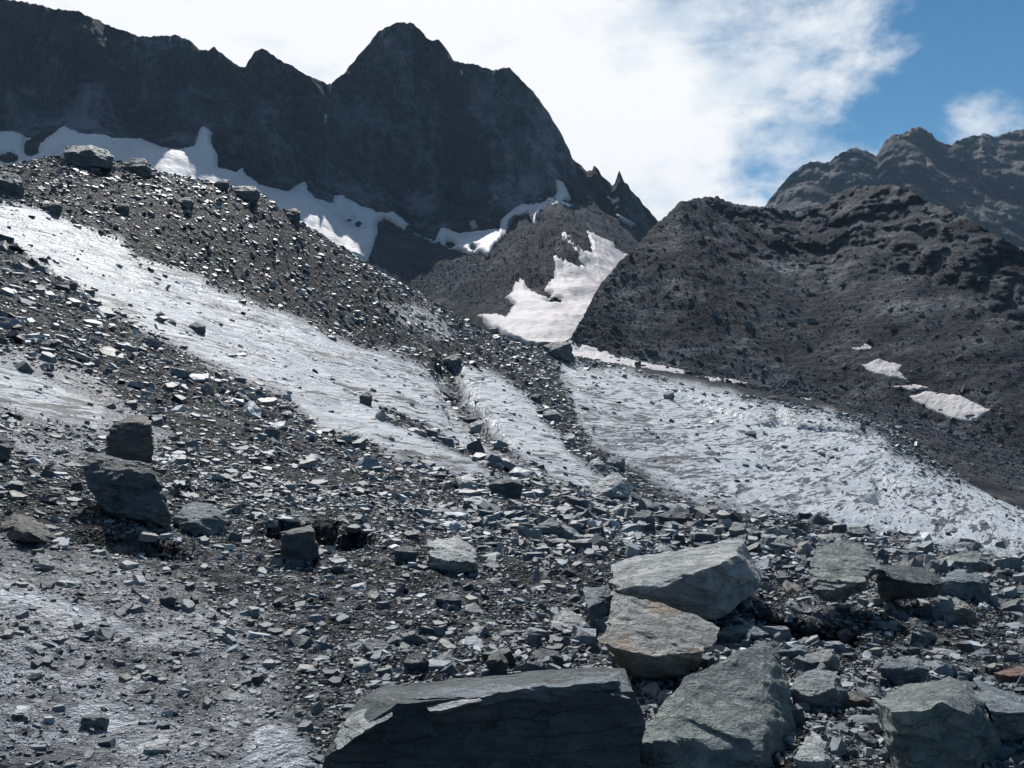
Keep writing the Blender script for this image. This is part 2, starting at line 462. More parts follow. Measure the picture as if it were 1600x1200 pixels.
def H(X, Y, coarse=False):
    """height of the ground relative to the camera"""
    X, Y = np.ravel(X), np.maximum(np.ravel(Y), 0.5)
    px = 800 + F * X / Y
    z = Y * tangent(px, np.log(Y))
    z0 = 0 * X
    far = sstep(Y, 9, 34)
    z = z + 0.34 * far * fbm(X * 0.12, Y * 0.12, z0, 3)
    z = z + (0.095 + 0.03 * far) * fbm(X * 0.8, Y * 0.8, z0 + 4.2, 3)
    # ridges along the fall line
    a = R(31)
    xa, ya = X * math.cos(a) - Y * math.sin(a), X * math.sin(a) + Y * math.cos(a)
    z = z + (0.03 + 0.12 * far) * fbm(xa * 0.9, ya * 0.12, z0 + 1.7, 3)
    if coarse:
        return z
    z = z + 0.022 * fbm(X * 3.3, Y * 3.3, z0 + 8.8, 3)
    z = z + 0.014 * (1 - sstep(Y, 8, 14)) * fbm(X * 10, Y * 10, z0 + 2.8, 2)
    for fn in EXTRA:
        z = z + fn(X, Y)
    return z


def cast(px, py):
    """where the sight line through a picture point meets the near ground"""
    s = np.linspace(NEAR0 + 0.2, FAR0, 900)
    Y = np.exp(s)
    u = (px - 800) / F
    T = H(u * Y, Y) / Y
    t = (600 - py) / F
    hit = np.nonzero(T >= t)[0]
    i = hit[0] if len(hit) else len(s) - 1
    if i > 0:
        f = (t - T[i - 1]) / max(T[i] - T[i - 1], 1e-9)
        y = math.exp(s[i - 1] + np.clip(f, 0, 1) * (s[1] - s[0]))
    else:
        y = Y[0]
    return np.array([u * y, y, t * y])


def at(px, py, d):
    return np.array([(px - 800) / F * d, d, (600 - py) / F * d + EYE])


def seg_dist(X, Y, pts):
    best = np.full(X.shape, 1e9)
    par = np.zeros(X.shape)
    n = len(pts) - 1
    for i in range(n):
        (x0, y0), (x1, y1) = pts[i], pts[i + 1]
        ex, ey = x1 - x0, y1 - y0
        t = np.clip(((X - x0) * ex + (Y - y0) * ey) / (ex * ex + ey * ey), 0, 1)
        d = np.hypot(X - x0 - t * ex, Y - y0 - t * ey)
        k = d < best
        best = np.where(k, d, best)
        par = np.where(k, (i + t) / n, par)
    return best, par


def trench(points, width, depth):
    wp = [tuple(cast(*p)[:2]) for p in points]

    def fn(X, Y):
        out = np.zeros_like(X)
        d, t = seg_dist(X, Y, wp)
        k = d < width * 1.8
        if not k.any():
            return out
        X, Y, d, t = X[k], Y[k], d[k], t[k]
        wob = 1 + 0.35 * gnoise(X * 1.1, Y * 1.1, 0 * X + 3.3)
        out[k] = -depth * (1 - sstep(d, width * 0.35 * wob, width * wob)) * np.clip(4 * np.minimum(t, 1 - t) + 0.25, 0, 1)
        return out
    return fn


def hollow(px, py, wx, wy, depth, d=None):
    c = cast(px, py)

    def fn(X, Y):
        r = np.hypot((X - c[0]) / wx, (Y - c[1]) / wy)
        out = np.zeros_like(X)
        k = r < 1.6
        if not k.any():
            return out
        X, Y, r = X[k], Y[k], r[k]
        r = r * (1 + 0.22 * gnoise(X * 2.3, Y * 2.3, 0 * X + 6))
        out[k] = -depth * (1 - sstep(r, 0.55, 1.0))
        return out
    return fn


feat = [
    trench([(703, 548), (700, 580), (712, 615), (735, 655), (752, 685)], 1.0, 0.75),
    trench([(590, 640), (640, 665), (720, 700), (820, 745), (900, 775)], 0.45, 0.10),
    trench([(1080, 622), (1170, 655), (1270, 668), (1385, 682)], 1.1, 1.1),
    trench([(1210, 632), (1225, 650), (1200, 665)], 0.8, 0.8),
    trench([(500, 632), (545, 628), (575, 640)], 0.4, 0.10),
    trench([(1370, 735), (1385, 760), (1360, 785)], 0.7, 0.6),
    hollow(1262, 985, 0.42, 0.34, 0.34),
    hollow(470, 828, 0.42, 0.55, 0.30),
    hollow(540, 838, 0.28, 0.40, 0.26),
    hollow(215, 850, 0.6, 0.32, 0.13),
]
EXTRA.extend(feat)

# clean ice and dirty ice, as outlines laid on the ground
ICE = [
    (1.0, 0.47, [(-300, 200), (-100, 285), (0, 313), (60, 328), (130, 352), (190, 372), (215, 402), (300, 425), (380, 465), (460, 490), (540, 530), (600, 545), (650, 568), (688, 588), (702, 622), (735, 668), (790, 712), (850, 742), (915, 768), (880, 772), (800, 752), (740, 750), (680, 738), (620, 718), (560, 692), (490, 660), (430, 622), (370, 592), (300, 560), (240, 530), (190, 500), (120, 452), (60, 412), (0, 372), (-300, 260)]),
    (0.6, 0.75, [(590, 470), (650, 465), (700, 488), (722, 520), (705, 545), (640, 522), (600, 495)]),
    (0.6, 0.75, [(640, 530), (690, 545), (700, 565), (650, 552)]),
    (1.0, 0.42, [(705, 568), (750, 574), (810, 600), (852, 640), (872, 680), (925, 728), (1000, 778), (940, 780), (860, 752), (800, 712), (752, 672), (722, 632)]),
    (1.0, 0.52, [(872, 562), (960, 571), (1040, 591), (1140, 610), (1260, 637), (1340, 652), (1390, 682), (1400, 705), (1450, 722), (1500, 748), (1560, 772), (1700, 815), (2100, 1000), (2100, 1100), (1700, 900), (1600, 880), (1500, 862), (1400, 845), (1300, 830), (1240, 812), (1150, 800), (1060, 775), (1000, 745), (945, 708), (905, 662), (880, 620), (868, 590)]),
    (0.9, 0.72, [(872, 590), (940, 620), (1010, 660), (1090, 710), (1200, 770), (1270, 815), (1150, 802), (1060, 778), (1000, 748), (950, 708), (915, 662), (890, 622)]),
    (1.0, 0.35, [(-200, 500), (0, 560), (60, 580), (130, 610), (172, 640), (160, 685), (90, 672), (0, 640), (-200, 600)]),
    (0.62, 0.5, [(-200, 520), (0, 530), (110, 560), (200, 620), (300, 690), (200, 720), (80, 740), (0, 700)]),
    (0.84, 0.42, [(-200, 830), (0, 890), (120, 925), (220, 965), (310, 985), (335, 1025), (240, 1015), (140, 995), (0, 965)]),
    (0.86, 0.42, [(40, 1045), (150, 1032), (285, 1050), (225, 1080), (60, 1075)]),
    (0.84, 0.42, [(120, 1085), (240, 1100), (310, 1150), (230, 1190), (100, 1140)]),
    (0.84, 0.45, [(390, 1115), (450, 1125), (500, 1160), (500, 1260), (380, 1260), (370, 1160)]),
    (0.6, 0.6, [(-100, 1095), (45, 1105), (50, 1145), (-100, 1140)]),
    (0.46, 0.85, [(130, 830), (280, 860), (370, 850), (380, 930), (280, 900), (150, 880)]),
    (0.5, 0.8, [(418, 790), (450, 795), (500, 800), (510, 835), (440, 835)]),
    (0.5, 0.8, [(515, 835), (540, 800), (552, 850), (530, 862)]),
    (0.52, 0.85, [(1200, 950), (1290, 945), (1330, 1000), (1260, 1015), (1200, 990)]),
]
RES = 4.0
gx, gy = np.meshgrid(np.arange(-500, 2101, RES), np.arange(160, 1401, RES))
ice_map = np.zeros_like(gx)
dirt_map = np.full_like(gx, 0.62)
soft = 13 + 0.02 * np.maximum(gy - 300, 0)
for val, dr, poly in ICE:
    m_ = sstep(in_poly(poly, gx, gy), -soft, soft)
    ice_map = np.maximum(ice_map, val * m_)
    dirt_map = np.where(m_ > 0.4, dr, dirt_map)
# a thin film of melting ice and grit under the foreground rubble at the left
ice_map = np.maximum(ice_map, 0.60 * sstep(in_poly([(-500, 720), (330, 870), (480, 1010), (500, 1400), (-500, 1400)], gx, gy), -90, 90))


# rubble lines on the ice, and grit filled cracks painted dark for crevasse shade
for wd_, cut, line in [
    (2.6, 0, [(1080, 622), (1170, 655), (1270, 668), (1385, 682)]), (2.6, 0, [(1210, 632), (1225, 650), (1205, 668)]), (2.4, 0, [(1375, 735), (1388, 760), (1360, 790)]),
    (2.4, 0, [(1180, 742), (1240, 727), (1272, 702)]), (2.2, 0, [(1080, 640), (1135, 664), (1190, 672)]), (2.4, 0, [(500, 632), (545, 626), (580, 642)]), (2.2, 0, [(610, 598), (650, 604), (692, 612)]),
    (2.0, 0, [(330, 470), (420, 505), (500, 520)]), (9.0, 0.75, [(600, 646), (650, 668), (720, 702), (820, 748), (900, 778)]), (5.0, 0.6, [(845, 640), (880, 690), (950, 742)]),
    (3.0, 0, [(1290, 742), (1300, 770), (1260, 792)]), (2.6, 0, [(960, 590), (1040, 640), (1110, 665)]),
]:
    dln, _t = seg_dist(gx, gy, line)
    e_ = np.exp(-(dln / wd_) ** 2)
    dirt_map = np.maximum(dirt_map, 1.0 * e_)
    ice_map = ice_map * (1 - cut * e_)


def sample(img, px, py):
    fx = np.clip((px + 500) / RES, 0, img.shape[1] - 1.001)
    fy = np.clip((py - 160) / RES, 0, img.shape[0] - 1.001)
    i, j = fx.astype(int), fy.astype(int)
    a, b = fx - i, fy - j
    return (img[j, i] * (1 - a) + img[j, i + 1] * a) * (1 - b) + (img[j + 1, i] * (1 - a) + img[j + 1, i + 1] * a) * b


def ground_masks(X, Y, Z):
    px, py = 800 + F * X / Y, 600 - F * Z / Y
    wv = 10 + 0.02 * np.maximum(py - 400, 0)
    wx = wv * fbm(px / 60, py / 60, 0 * px + 2.0, 3)
    wy = wv * fbm(px / 60, py / 45, 0 * px + 7.0, 3)
    return sample(ice_map, px + wx, py + wy), sample(dirt_map, px + wx, py + wy)


def build_ground():
    pxs = np.arange(-500, 2101, 5.0)
    # rows: denser where the ground faces the viewer
    ss = np.concatenate([np.linspace(NEAR0, math.log(3.2), 40)[:-1], np.linspace(math.log(3.2), math.log(14), 210)[:-1],
                         np.linspace(math.log(14), math.log(100), 230)[:-1], np.linspace(math.log(100), FAR0, 30)])
    U, S = np.meshgrid((pxs - 800) / F, ss)
    Y = np.exp(S).ravel()
    X = U.ravel() * Y
    Z = H(X, Y)
    ice, dirt = ground_masks(X, Y, Z)
    me = make_mesh('ground', np.stack([X, Y, Z + EYE], 1), [grid_faces(len(ss), len(pxs))], True, {'ice': ice, 'dirt': dirt})
    tag(link('ground', me, M_GROUND), kind='structure')


build_ground()

# wide valley floor under and behind everything, out to the horizon
n_ = 96
ang = np.linspace(0, 2 * math.pi, n_, endpoint=False)
rad = np.array([1.0, 60, 200, 500, 1000, 1600])
vv = np.stack([np.outer(rad, np.cos(ang)).ravel(), np.outer(rad, np.sin(ang)).ravel(), np.repeat([-16, -16, -22, -40, -60, -60], n_)], 1)
i_ = np.arange((len(rad) - 1) * n_)
r_, c_ = i_ // n_, i_ % n_
tag(link('valley_floor', make_mesh('valley_floor', vv, [np.stack([r_ * n_ + c_, (r_ + 1) * n_ + c_, (r_ + 1) * n_ + (c_ + 1) % n_, r_ * n_ + (c_ + 1) % n_], 1)]), M_HILL), kind='structure')


# ---------------------------------------------------------------- mountains
class Sheet:
    """a mountainside lofted from its foot over its base line to its crest and down the far side"""
    def __init__(self, curves, disp, jag=0.0, jagf=0.12, vert=None):
        self.vert = vert
        self.c, self.disp, self.jag, self.jagf = curves, disp, jag, jagf
        self.crest = len(curves) - 1

    def knots(self, px):
        PY, D = [], []
        for k, c in enumerate(self.c):
            x, y, d = (np.array(v, float) for v in zip(*c))
            if k == self.crest:
                yy = np.interp(px, x, y)
                PY.append(yy)
                D.append(pch(x, d, px))
            else:
                PY.append(pch(x, y, px))
                D.append(pch(x, d, px))
        return np.array(PY), np.array(D)

    def depth_at(self, px, py, fine=True):
        PY, D = self.knots(px)
        out = np.full(px.shape, np.nan)
        tt = np.zeros(px.shape)
        for k in range(len(self.c) - 1):
            y0, y1 = PY[k], PY[k + 1]
            t = (y0 - py) / np.where(np.abs(y0 - y1) < 1e-6, 1e-6, y0 - y1)
            m = (t >= 0) & (t <= 1) & (y0 > y1)
            out = np.where(m, 1 / ((1 - t) / D[k] + t / D[k + 1]), out)
            tt = np.where(m, k + t, tt)
        out = np.where(np.isnan(out), D[-1], out)
        return self.displaced(px, py, out, tt, fine), tt

    def displaced(self, px, py, d, tt, fine=True):
        X, Z = (px - 800) / F * d, (600 - py) / F * d
        return d + self.disp(X, d, Z, tt, fine)

    def build(self, name, mat, x0, x1, step, rows, back, foot_mat=None):
        px = np.arange(x0, x1 + 0.1, step)
        PY, D = self.knots(px)
        jg = self.jag * fbm(px * self.jagf, 0 * px, 0 * px + 3, 4, 0.6)
        P, Q, TT = [], [], []
        for k in range(len(self.c) - 1):
            n = rows[k]
            for t in np.linspace(0, 1, n + 1)[:-1]:
                P.append(PY[k] * (1 - t) + PY[k + 1] * t + (jg * t ** 14 if k == len(self.c) - 2 else 0))
                Q.append(1 / ((1 - t) / D[k] + t / D[k + 1]))
                TT.append(np.full(px.shape, k + t))
        P.append(PY[-1] + jg)
        Q.append(D[-1])
        TT.append(np.full(px.shape, float(len(self.c) - 1)))
        P, Q, TT = np.array(P), np.array(Q), np.array(TT)
        PX = np.broadcast_to(px, P.shape)
        dd = self.displaced(PX.ravel(), P.ravel(), Q.ravel(), TT.ravel()).reshape(P.shape)
        X, Y, Z = (PX - 800) / F * dd, dd, (600 - P) / F * dd
        if self.vert:
            Z = Z + self.vert(X.ravel(), Y.ravel(), TT.ravel()).reshape(Z.shape)
        # far side
        for j, (dy, fall) in enumerate(back):
            X = np.vstack([X, X[-1:] + (px - 800)[None] / F * dy])
            Y = np.vstack([Y, Y[-1:] + dy])
            Z = np.vstack([Z, Z[-1:] - fall])
        me = make_mesh(name, np.stack([X.ravel(), Y.ravel(), Z.ravel() + EYE], 1), [grid_faces(X.shape[0], X.shape[1])], True)
        o = tag(link(name, me, mat), kind='structure')
        if foot_mat:
            me.materials.append(foot_mat)
            me.polygons.foreach_set('material_index', (np.arange(len(me.polygons)) // (len(px) - 1) < rows[0]).astype(np.int32))
        return o


def disp_massif(X, Y, Z, tt, fine):
    w = sstep(tt, 0.9, 1.25)
    r = 24 * w * fbm(X * 0.02 + 0.004 * Z, Y * 0.012, Z * 0.007, 3, 0.55, True)
    r = r + 6.5 * w * fbm(X * 0.075 + 0.02 * Z, Y * 0.03, Z * 0.02, 4, 0.6, True)
    r = r + (1 - w) * 3.0 * sstep(tt, 0.25, 0.6) * fbm(X * 0.03, Y * 0.03, Z * 0.03, 3)
    if fine:
        r = r + (0.2 + 2.5 * w) * fbm(X * 0.2, Y * 0.2, Z * 0.11, 4, 0.6) + 4.2 * w * fbm(X * 0.09 + Z * 0.03, Y * 0.09, Z * 0.045, 4, 0.62, True)
    return r


MASSIF = Sheet([
    [(-500, 260, 275), (0, 340, 275), (400, 410, 280), (560, 470, 280), (650, 505, 240), (740, 535, 175), (800, 552, 145), (900, 566, 145), (1000, 580, 150), (1300, 600, 150)],
    [(-500, 190, 330), (0, 226, 330), (100, 205, 330), (200, 218, 330), (320, 250, 335), (400, 290, 340), (480, 305, 350), (560, 345, 360), (640, 360, 370), (700, 372, 370), (780, 366, 370), (870, 330, 380), (930, 335, 385), (1000, 372, 390), (1040, 392, 390), (1300, 470, 390)],
    [(-500, -70, 347), (0, -2, 350), (40, 3, 351), (75, 12, 352), (120, 17, 352), (150, 30, 353), (175, 42, 354), (200, 50, 354), (225, 58, 355), (260, 55, 356), (280, 56, 357), (300, 66, 358), (312, 78, 359), (325, 78, 360), (335, 74, 361), (345, 82, 362), (365, 98, 365), (375, 104, 366), (383, 105, 368), (390, 92, 369), (400, 80, 370), (409, 75, 372), (418, 80, 373), (435, 92, 376), (450, 100, 378), (480, 117, 385), (505, 128, 388), (514, 134, 390), (525, 123, 388), (540, 112, 392), (555, 92, 394), (570, 75, 396), (590, 50, 399), (605, 42, 400), (620, 35, 402), (640, 34, 402), (655, 45, 403), (670, 62, 403), (685, 62, 403), (700, 80, 403), (710, 96, 403), (740, 100, 403), (770, 110, 403), (795, 105, 403), (810, 120, 402), (835, 145, 402), (860, 180, 401), (880, 215, 401), (890, 235, 401), (895, 250, 400), (905, 256, 412), (918, 268, 412), (922, 266, 412), (926, 266, 412), (927, 261, 412), (929, 257, 412), (931, 262, 412), (935, 264, 412), (937, 270, 412), (945, 280, 412), (952, 283, 412), (956, 291, 412), (960, 288, 412), (962, 281, 412), (964, 276, 412), (965, 270, 412), (967, 265, 412), (969, 267, 412), (970, 274, 412), (973, 279, 412), (975, 286, 412), (981, 287, 412), (985, 296, 412), (1000, 312, 411), (1015, 330, 411), (1030, 348, 411), (1045, 362, 411), (1100, 405, 411), (1300, 500, 411)],
], disp_massif, 5.0, 0.10, lambda X, Y, t: (1 - sstep(t, 0.95, 1.15)) * (2.4 * fbm(X * 0.07, Y * 0.07, 0 * X, 4, 0.6) + 8.0 * np.exp(-((800 + F * X / Y - 850) / 75) ** 2) * sstep(t, 0.45, 0.65) * np.maximum(fbm(X * 0.06, Y * 0.05, 0 * X + 3, 4, 0.62, True), -0.2)))
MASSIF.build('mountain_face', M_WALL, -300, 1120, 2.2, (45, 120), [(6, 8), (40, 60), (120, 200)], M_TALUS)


def disp_hill(X, Y, Z, tt, fine):
    w = sstep(tt, 0.8, 1.3)
    r = 4.0 * w * fbm(X * 0.03, Y * 0.03, Z * 0.03, 3, 0.5)
    right = sstep(X, 30, 60) * sstep(tt, 1.45, 1.75)
    r = r + right * 10.0 * fbm(X * 0.08, Y * 0.04, Z * 0.07, 4, 0.6, True)
    return r


def vert_hill(X, Y, tt):
    w = 0.35 + 0.65 * sstep(tt, 0.8, 1.2)
    return w * (0.6 * fbm(X * 0.07, Y * 0.06, 0 * X + 2, 3, 0.6, True) + 0.55 * fbm(X * 0.36, Y * 0.28, 0 * X, 4, 0.65) + 0.22 * fbm(X * 0.8, Y * 0.7, 0 * X + 9, 2, 0.5))


HILL = Sheet([
    [(840, 600, 100), (1000, 615, 98), (1200, 655, 92), (1400, 705, 78), (1600, 800, 60), (2100, 960, 50)],
    [(840, 596, 128), (880, 550, 126), (1000, 562, 126), (1200, 602, 124), (1400, 642, 112), (1600, 705, 96), (2100, 820, 80)],
    [(840, 594, 129), (875, 548, 127), (893, 528, 130), (905, 512, 134), (915, 490, 138), (925, 468, 143), (945, 437, 150), (965, 416, 157), (985, 398, 164), (1005, 375, 171), (1030, 350, 178), (1050, 331, 183), (1065, 316, 186), (1085, 311, 190), (1110, 308, 194), (1130, 313, 197), (1160, 320, 200), (1200, 327, 203), (1250, 333, 206), (1290, 322, 206), (1310, 305, 205), (1335, 293, 200), (1400, 291, 186), (1420, 300, 178), (1450, 318, 168), (1500, 335, 156), (1550, 365, 145), (1600, 393, 136), (1700, 450, 122), (2100, 640, 100)],
], disp_hill, 4.0, 0.16, vert_hill)
HILL.build('rocky_hill', M_HILL, 842, 1990, 2.3, (26, 130), [(3, 2), (20, 14), (80, 70)])


def disp_far(X, Y, Z, tt, fine):
    w = sstep(tt, 0.0, 0.3)
    r = 50 * w * fbm(X * 0.0085 + Z * 0.004, Y * 0.004, Z * 0.005, 3, 0.5, True)
    r = r + 18 * fbm(X * 0.03, Y * 0.02, Z * 0.02, 3, 0.55, True)
    if fine:
        r = r + 16 * fbm(X * 0.05 + Z * 0.03, Y * 0.05, Z * 0.03, 5, 0.7, True)
    return r


FARM = Sheet([
    [(1050, 520, 520), (1300, 480, 520), (1600, 480, 520), (2300, 520, 520)],
    [(1050, 450, 690), (1150, 370, 690), (1195, 322, 690), (1212, 300, 690), (1235, 272, 690), (1265, 252, 690), (1295, 254, 692), (1315, 238, 694), (1335, 230, 695), (1350, 235, 696), (1370, 243, 697), (1385, 218, 698), (1395, 210, 699), (1410, 210, 699), (1425, 200, 700), (1440, 198, 700), (1455, 208, 700), (1470, 224, 700), (1483, 226, 700), (1510, 214, 700), (1540, 208, 700), (1555, 214, 700), (1575, 206, 700), (1600, 201, 700), (1700, 190, 700), (2000, 260, 700), (2300, 380, 700)],
], disp_far, 5.0, 0.12)
FARM.build('distant_mountain', M_FAR, 1060, 2100, 2.6, (120,), [(10, 12), (80, 120), (200, 300)])


# ---------------------------------------------------------------- snow patches
def near_depth(px, py):
    out = np.empty(px.shape)
    for i in range(px.size):
        out.flat[i] = cast(px.flat[i], py.flat[i])[1]
    return out


def snow(label, poly, sheet, step, lift, edge, rough=3.0, mat=None, holes=()):
    P = np.array(poly, float)
    x = np.arange(P[:, 0].min() - 6, P[:, 0].max() + 6, step)
    y = np.arange(P[:, 1].min() - 6, P[:, 1].max() + 6, step)
    gx, gy = np.meshgrid(x, y)
    sdf = in_poly(P, gx, gy) + rough * fbm(gx * 0.06, gy * 0.08, 0 * gx + 5, 3, 0.5)
    for hx, hy, rx, ry in holes:
        sdf = np.minimum(sdf, (np.hypot((gx - hx) / rx, (gy - hy) / ry) - 1) * min(rx, ry) + 1.5 * fbm(gx * 0.2, gy * 0.2, 0 * gx, 3))
    d, tt = sheet.depth_at(gx.ravel(), gy.ravel(), False)
    d = d.reshape(gx.shape)
    off = np.where(sdf > 0, lift * sstep(sdf, -edge * 0.3, edge), lift * sdf / edge)
    d = d - off
    keep = sdf > -1.2
    fc = grid_faces(len(y), len(x))
    fc = fc[keep.ravel()[fc].all(1)]
    used = np.unique(fc)
    remap = np.full(gx.size, -1)
    remap[used] = np.arange(len(used))
    zz = (600 - gy) / F * d
    if sheet.vert:
        zz = zz + sheet.vert(((gx - 800) / F * d).ravel(), d.ravel(), tt).reshape(gx.shape) * 0.8 + 0.15 * off
    V = np.stack([(gx - 800) / F * d, d, zz + EYE], -1).reshape(-1, 3)[used]
    o = link('snow_patch', make_mesh('snow_patch', V, [remap[fc]]), mat or M_SNOW)
    return tag(o, label, 'snow patch', 'old snow patches')


snow('long band of old snow below the shaded cliff, behind the moraine crest at left',
     [(-290, 250), (-200, 222), (-120, 214), (0, 206), (30, 206), (48, 217), (36, 230), (48, 243), (60, 240), (62, 222), (100, 200), (140, 208), (180, 217), (222, 218), (250, 228), (285, 234), (304, 228), (310, 204), (316, 197), (333, 207), (328, 222), (340, 240), (338, 262), (370, 270), (378, 260), (386, 276), (410, 290), (450, 296), (478, 282), (482, 300), (495, 310), (520, 318), (522, 306), (535, 305), (560, 320), (590, 330), (615, 332), (640, 350), (632, 361), (600, 340), (590, 346), (588, 372), (575, 408), (500, 392), (420, 335), (340, 305), (200, 285), (100, 275), (0, 275), (-120, 275), (-220, 262)], MASSIF, 2.0, 3.2, 7, 3.0, M_SNOW_SHADE, [(14, 247, 15, 9), (47, 231, 9, 13), (560, 352, 5, 3), (545, 345, 4, 2)])
snow('ragged snow patch with a narrow tongue climbing the foot of the main peak',
     [(645, 364), (680, 376), (688, 357), (720, 366), (780, 365), (782, 345), (815, 319), (850, 332), (870, 302), (866, 279), (880, 284), (892, 310), (880, 320), (900, 327), (870, 341), (845, 345), (836, 362), (825, 350), (800, 352), (790, 374), (770, 395), (765, 406), (740, 400), (700, 389)], MASSIF, 1.8, 8.5, 4, 2.5, M_SNOW_SHADE, [(703, 384, 8, 4), (740, 392, 5, 3), (812, 352, 9, 5)])
snow('tiny snow spot on dark rock above the ragged patch', [(733, 348), (741, 344), (748, 358), (737, 361)], MASSIF, 1.5, 3.0, 3, 1.0)
snow('broad bright snow gully running down between peak and dark hill',
     [(745, 499), (790, 492), (803, 478), (788, 465), (803, 450), (815, 444), (858, 463), (862, 458), (848, 447), (867, 440), (860, 419), (880, 425), (894, 407), (876, 389), (884, 387), (912, 402), (925, 398), (915, 369), (960, 379), (962, 388), (975, 398), (992, 401), (1000, 440), (980, 480), (950, 545), (893, 552), (840, 550), (800, 532), (755, 508)], MASSIF, 2.0, 3.0, 6, 3.0, None, [(893, 420, 9, 5), (868, 468, 10, 4)])
snow('thin slanting snow sliver under the rock needles on the ridge', [(961, 333), (975, 339), (996, 351), (986, 355), (969, 345)], MASSIF, 1.5, 4.0, 3, 1.0)
snow('tiny snow plug in the notch left of the main summit', [(511, 133), (518, 132), (517, 142), (514, 147)], MASSIF, 1.2, 7.0, 2, 0.6)
snow('tiny snow streak in the gully below the summit notch', [(506, 182), (511, 180), (510, 192), (506, 195)], MASSIF, 1.2, 8.0, 2, 0.6)
snow('long thin snow strip at the foot of the dark hill beside the gully',
     [(885, 534), (920, 543), (960, 557), (1000, 566), (1070, 579), (1074, 586), (1010, 579), (950, 568), (885, 553)], HILL, 1.6, 0.5, 3, 1.5)
snow('short snow strip at the hill foot beyond the end of the long strip', [(1098, 589), (1135, 591), (1168, 598), (1166, 602), (1110, 597)], HILL, 1.5, 0.3, 3, 1.0)
snow('smallest snow strip at the hill foot, above the crevassed ice', [(1218, 620), (1250, 620), (1270, 624), (1264, 630), (1222, 627)], HILL, 1.4, 0.3, 3, 1.0)
snow('small bow shaped snow spot highest on the dark hill slope', [(1323, 544), (1345, 546), (1350, 540), (1363, 542), (1361, 549), (1340, 550)], HILL, 1.4, 0.3, 3, 1.0)
snow('white snow patch in the middle of four on the hill slope', [(1343, 575), (1375, 564), (1410, 573), (1405, 583), (1419, 597), (1395, 595), (1370, 590)], HILL, 1.6, 0.3, 3, 1.5)
snow('flat narrow snow patch just above the largest one on the hill foot', [(1386, 607), (1430, 603), (1459, 610), (1420, 614)], HILL, 1.5, 0.3, 3, 1.0)
snow('largest snow patch on the foot of the dark hill at right', [(1418, 622), (1445, 615), (1500, 620), (1530, 635), (1552, 645), (1520, 663), (1490, 660), (1460, 645), (1430, 632)], HILL, 1.8, 0.3, 4, 2.0)


# ---------------------------------------------------------------- boulders
COL = {
    'grey': (0.235, 0.25, 0.255, 0.15), 'pale': (0.36, 0.37, 0.37, 0.1), 'dark': (0.13, 0.142, 0.15, 0.0), 'blue': (0.205, 0.235, 0.255, 0.0),
    'tan': (0.33, 0.325, 0.31, 0.34), 'brown': (0.16, 0.15, 0.14, 0.15), 'black': (0.12, 0.134, 0.14, 0.0), 'red': (0.26, 0.16, 0.13, 0.5),
    'green': (0.235, 0.26, 0.25, 0.2), 'white': (0.46, 0.465, 0.46, 0.1),
}


def rock_mesh(pts, target, seed, amp, centre, cap=5000):
    """convex block from its corners, refined evenly and broken up with noise"""
    bm = bmesh.new()
    for p in pts:
        bm.verts.new(p)
    r = bmesh.ops.convex_hull(bm, input=bm.verts)
    junk = [g for g in r['geom_interior'] + r['geom_unused'] if isinstance(g, bmesh.types.BMVert) and g.is_valid]
    if junk:
        bmesh.ops.delete(bm, geom=list(set(junk)), context='VERTS')
    for _ in range(12):
        long = [e for e in bm.edges if e.calc_length() > target]
        if not long or len(bm.faces) > cap:
            break
        bmesh.ops.subdivide_edges(bm, edges=long, cuts=1)
        bmesh.ops.triangulate(bm, faces=[f for f in bm.faces if len(f.verts) > 3])
    bm.verts.index_update()
    V = np.array([v.co[:] for v in bm.verts])
    q = V + seed * 7.31
    s = 1.0 / centre
    # layered chips: stepped noise along a tilted bedding direction, then rough noise
    n = np.stack([fbm(q[:, 0] * 2.2 * s + k * 31, q[:, 1] * 2.2 * s, q[:, 2] * 2.2 * s, 4, 0.55) for k in range(3)], 1)
    bed = q @ np.array([0.25, 0.3, 0.92])
    st = fbm(q[:, 0] * 1.2 * s, q[:, 1] * 1.2 * s, bed * 7 * s, 3, 0.6)
    c = V.mean(0)
    out = (V - c)
    out /= np.linalg.norm(out, axis=1)[:, None] + 1e-9
    out[:, 2] *= 0.3
    big = np.stack([fbm(q[:, 0] * 4.0 * s + k * 17, q[:, 1] * 4.0 * s, q[:, 2] * 4.0 * s + 5, 2) for k in range(3)], 1)
    fine = np.stack([fbm(q[:, 0] * 13 * s + k * 11, q[:, 1] * 13 * s, q[:, 2] * 13 * s, 3, 0.6) for k in range(3)], 1)
    V = V + amp * (fine * 0.34 + n * 0.75 + big * 0.6 + out * np.tanh(9 * st)[:, None] * 0.52)
    F_ = np.array([[v.index for v in f.verts] for f in bm.faces])
    bm.free()
    return V, F_


def boulder(label, pts, d0=None, base=None, col='grey', amp=None, name='boulder', cat='boulder', fine=3.2, group=None, hang=0.0):
    """pts: corners as (picture x, picture y, metres behind the reference distance)"""
    P = np.array(pts, float)
    if d0 is None:
        bx, by = base if base else (P[:, 0].mean(), P[:, 1].max() - 2)
        d0 = cast(bx, by)[1] + hang
    W = np.array([at(x, y, d0 + dd) for x, y, dd in pts])
    size = np.ptp(W, axis=0)
    o0 = np.array([W[:, 0].mean(), W[:, 1].mean(), W[:, 2].min()])
    tl = max(fine * d0 / F, size.max() / 70)
    sc = size.max()
    V, Fc = rock_mesh([Vector(p) for p in W - o0], tl, abs(hash(label)) % 97 if False else len(label) * 1.7 + P[0, 0] * 0.01, amp if amp is not None else 0.045 * sc, sc, 8000 if size.max() > 0.75 and d0 < 9 else 3500)
    me = make_mesh(name, V, [Fc], False)
    o = link(name, me, M_BOULDER)
    o.location = o0
    o.color = COL[col]
    return tag(o, label, cat, group)


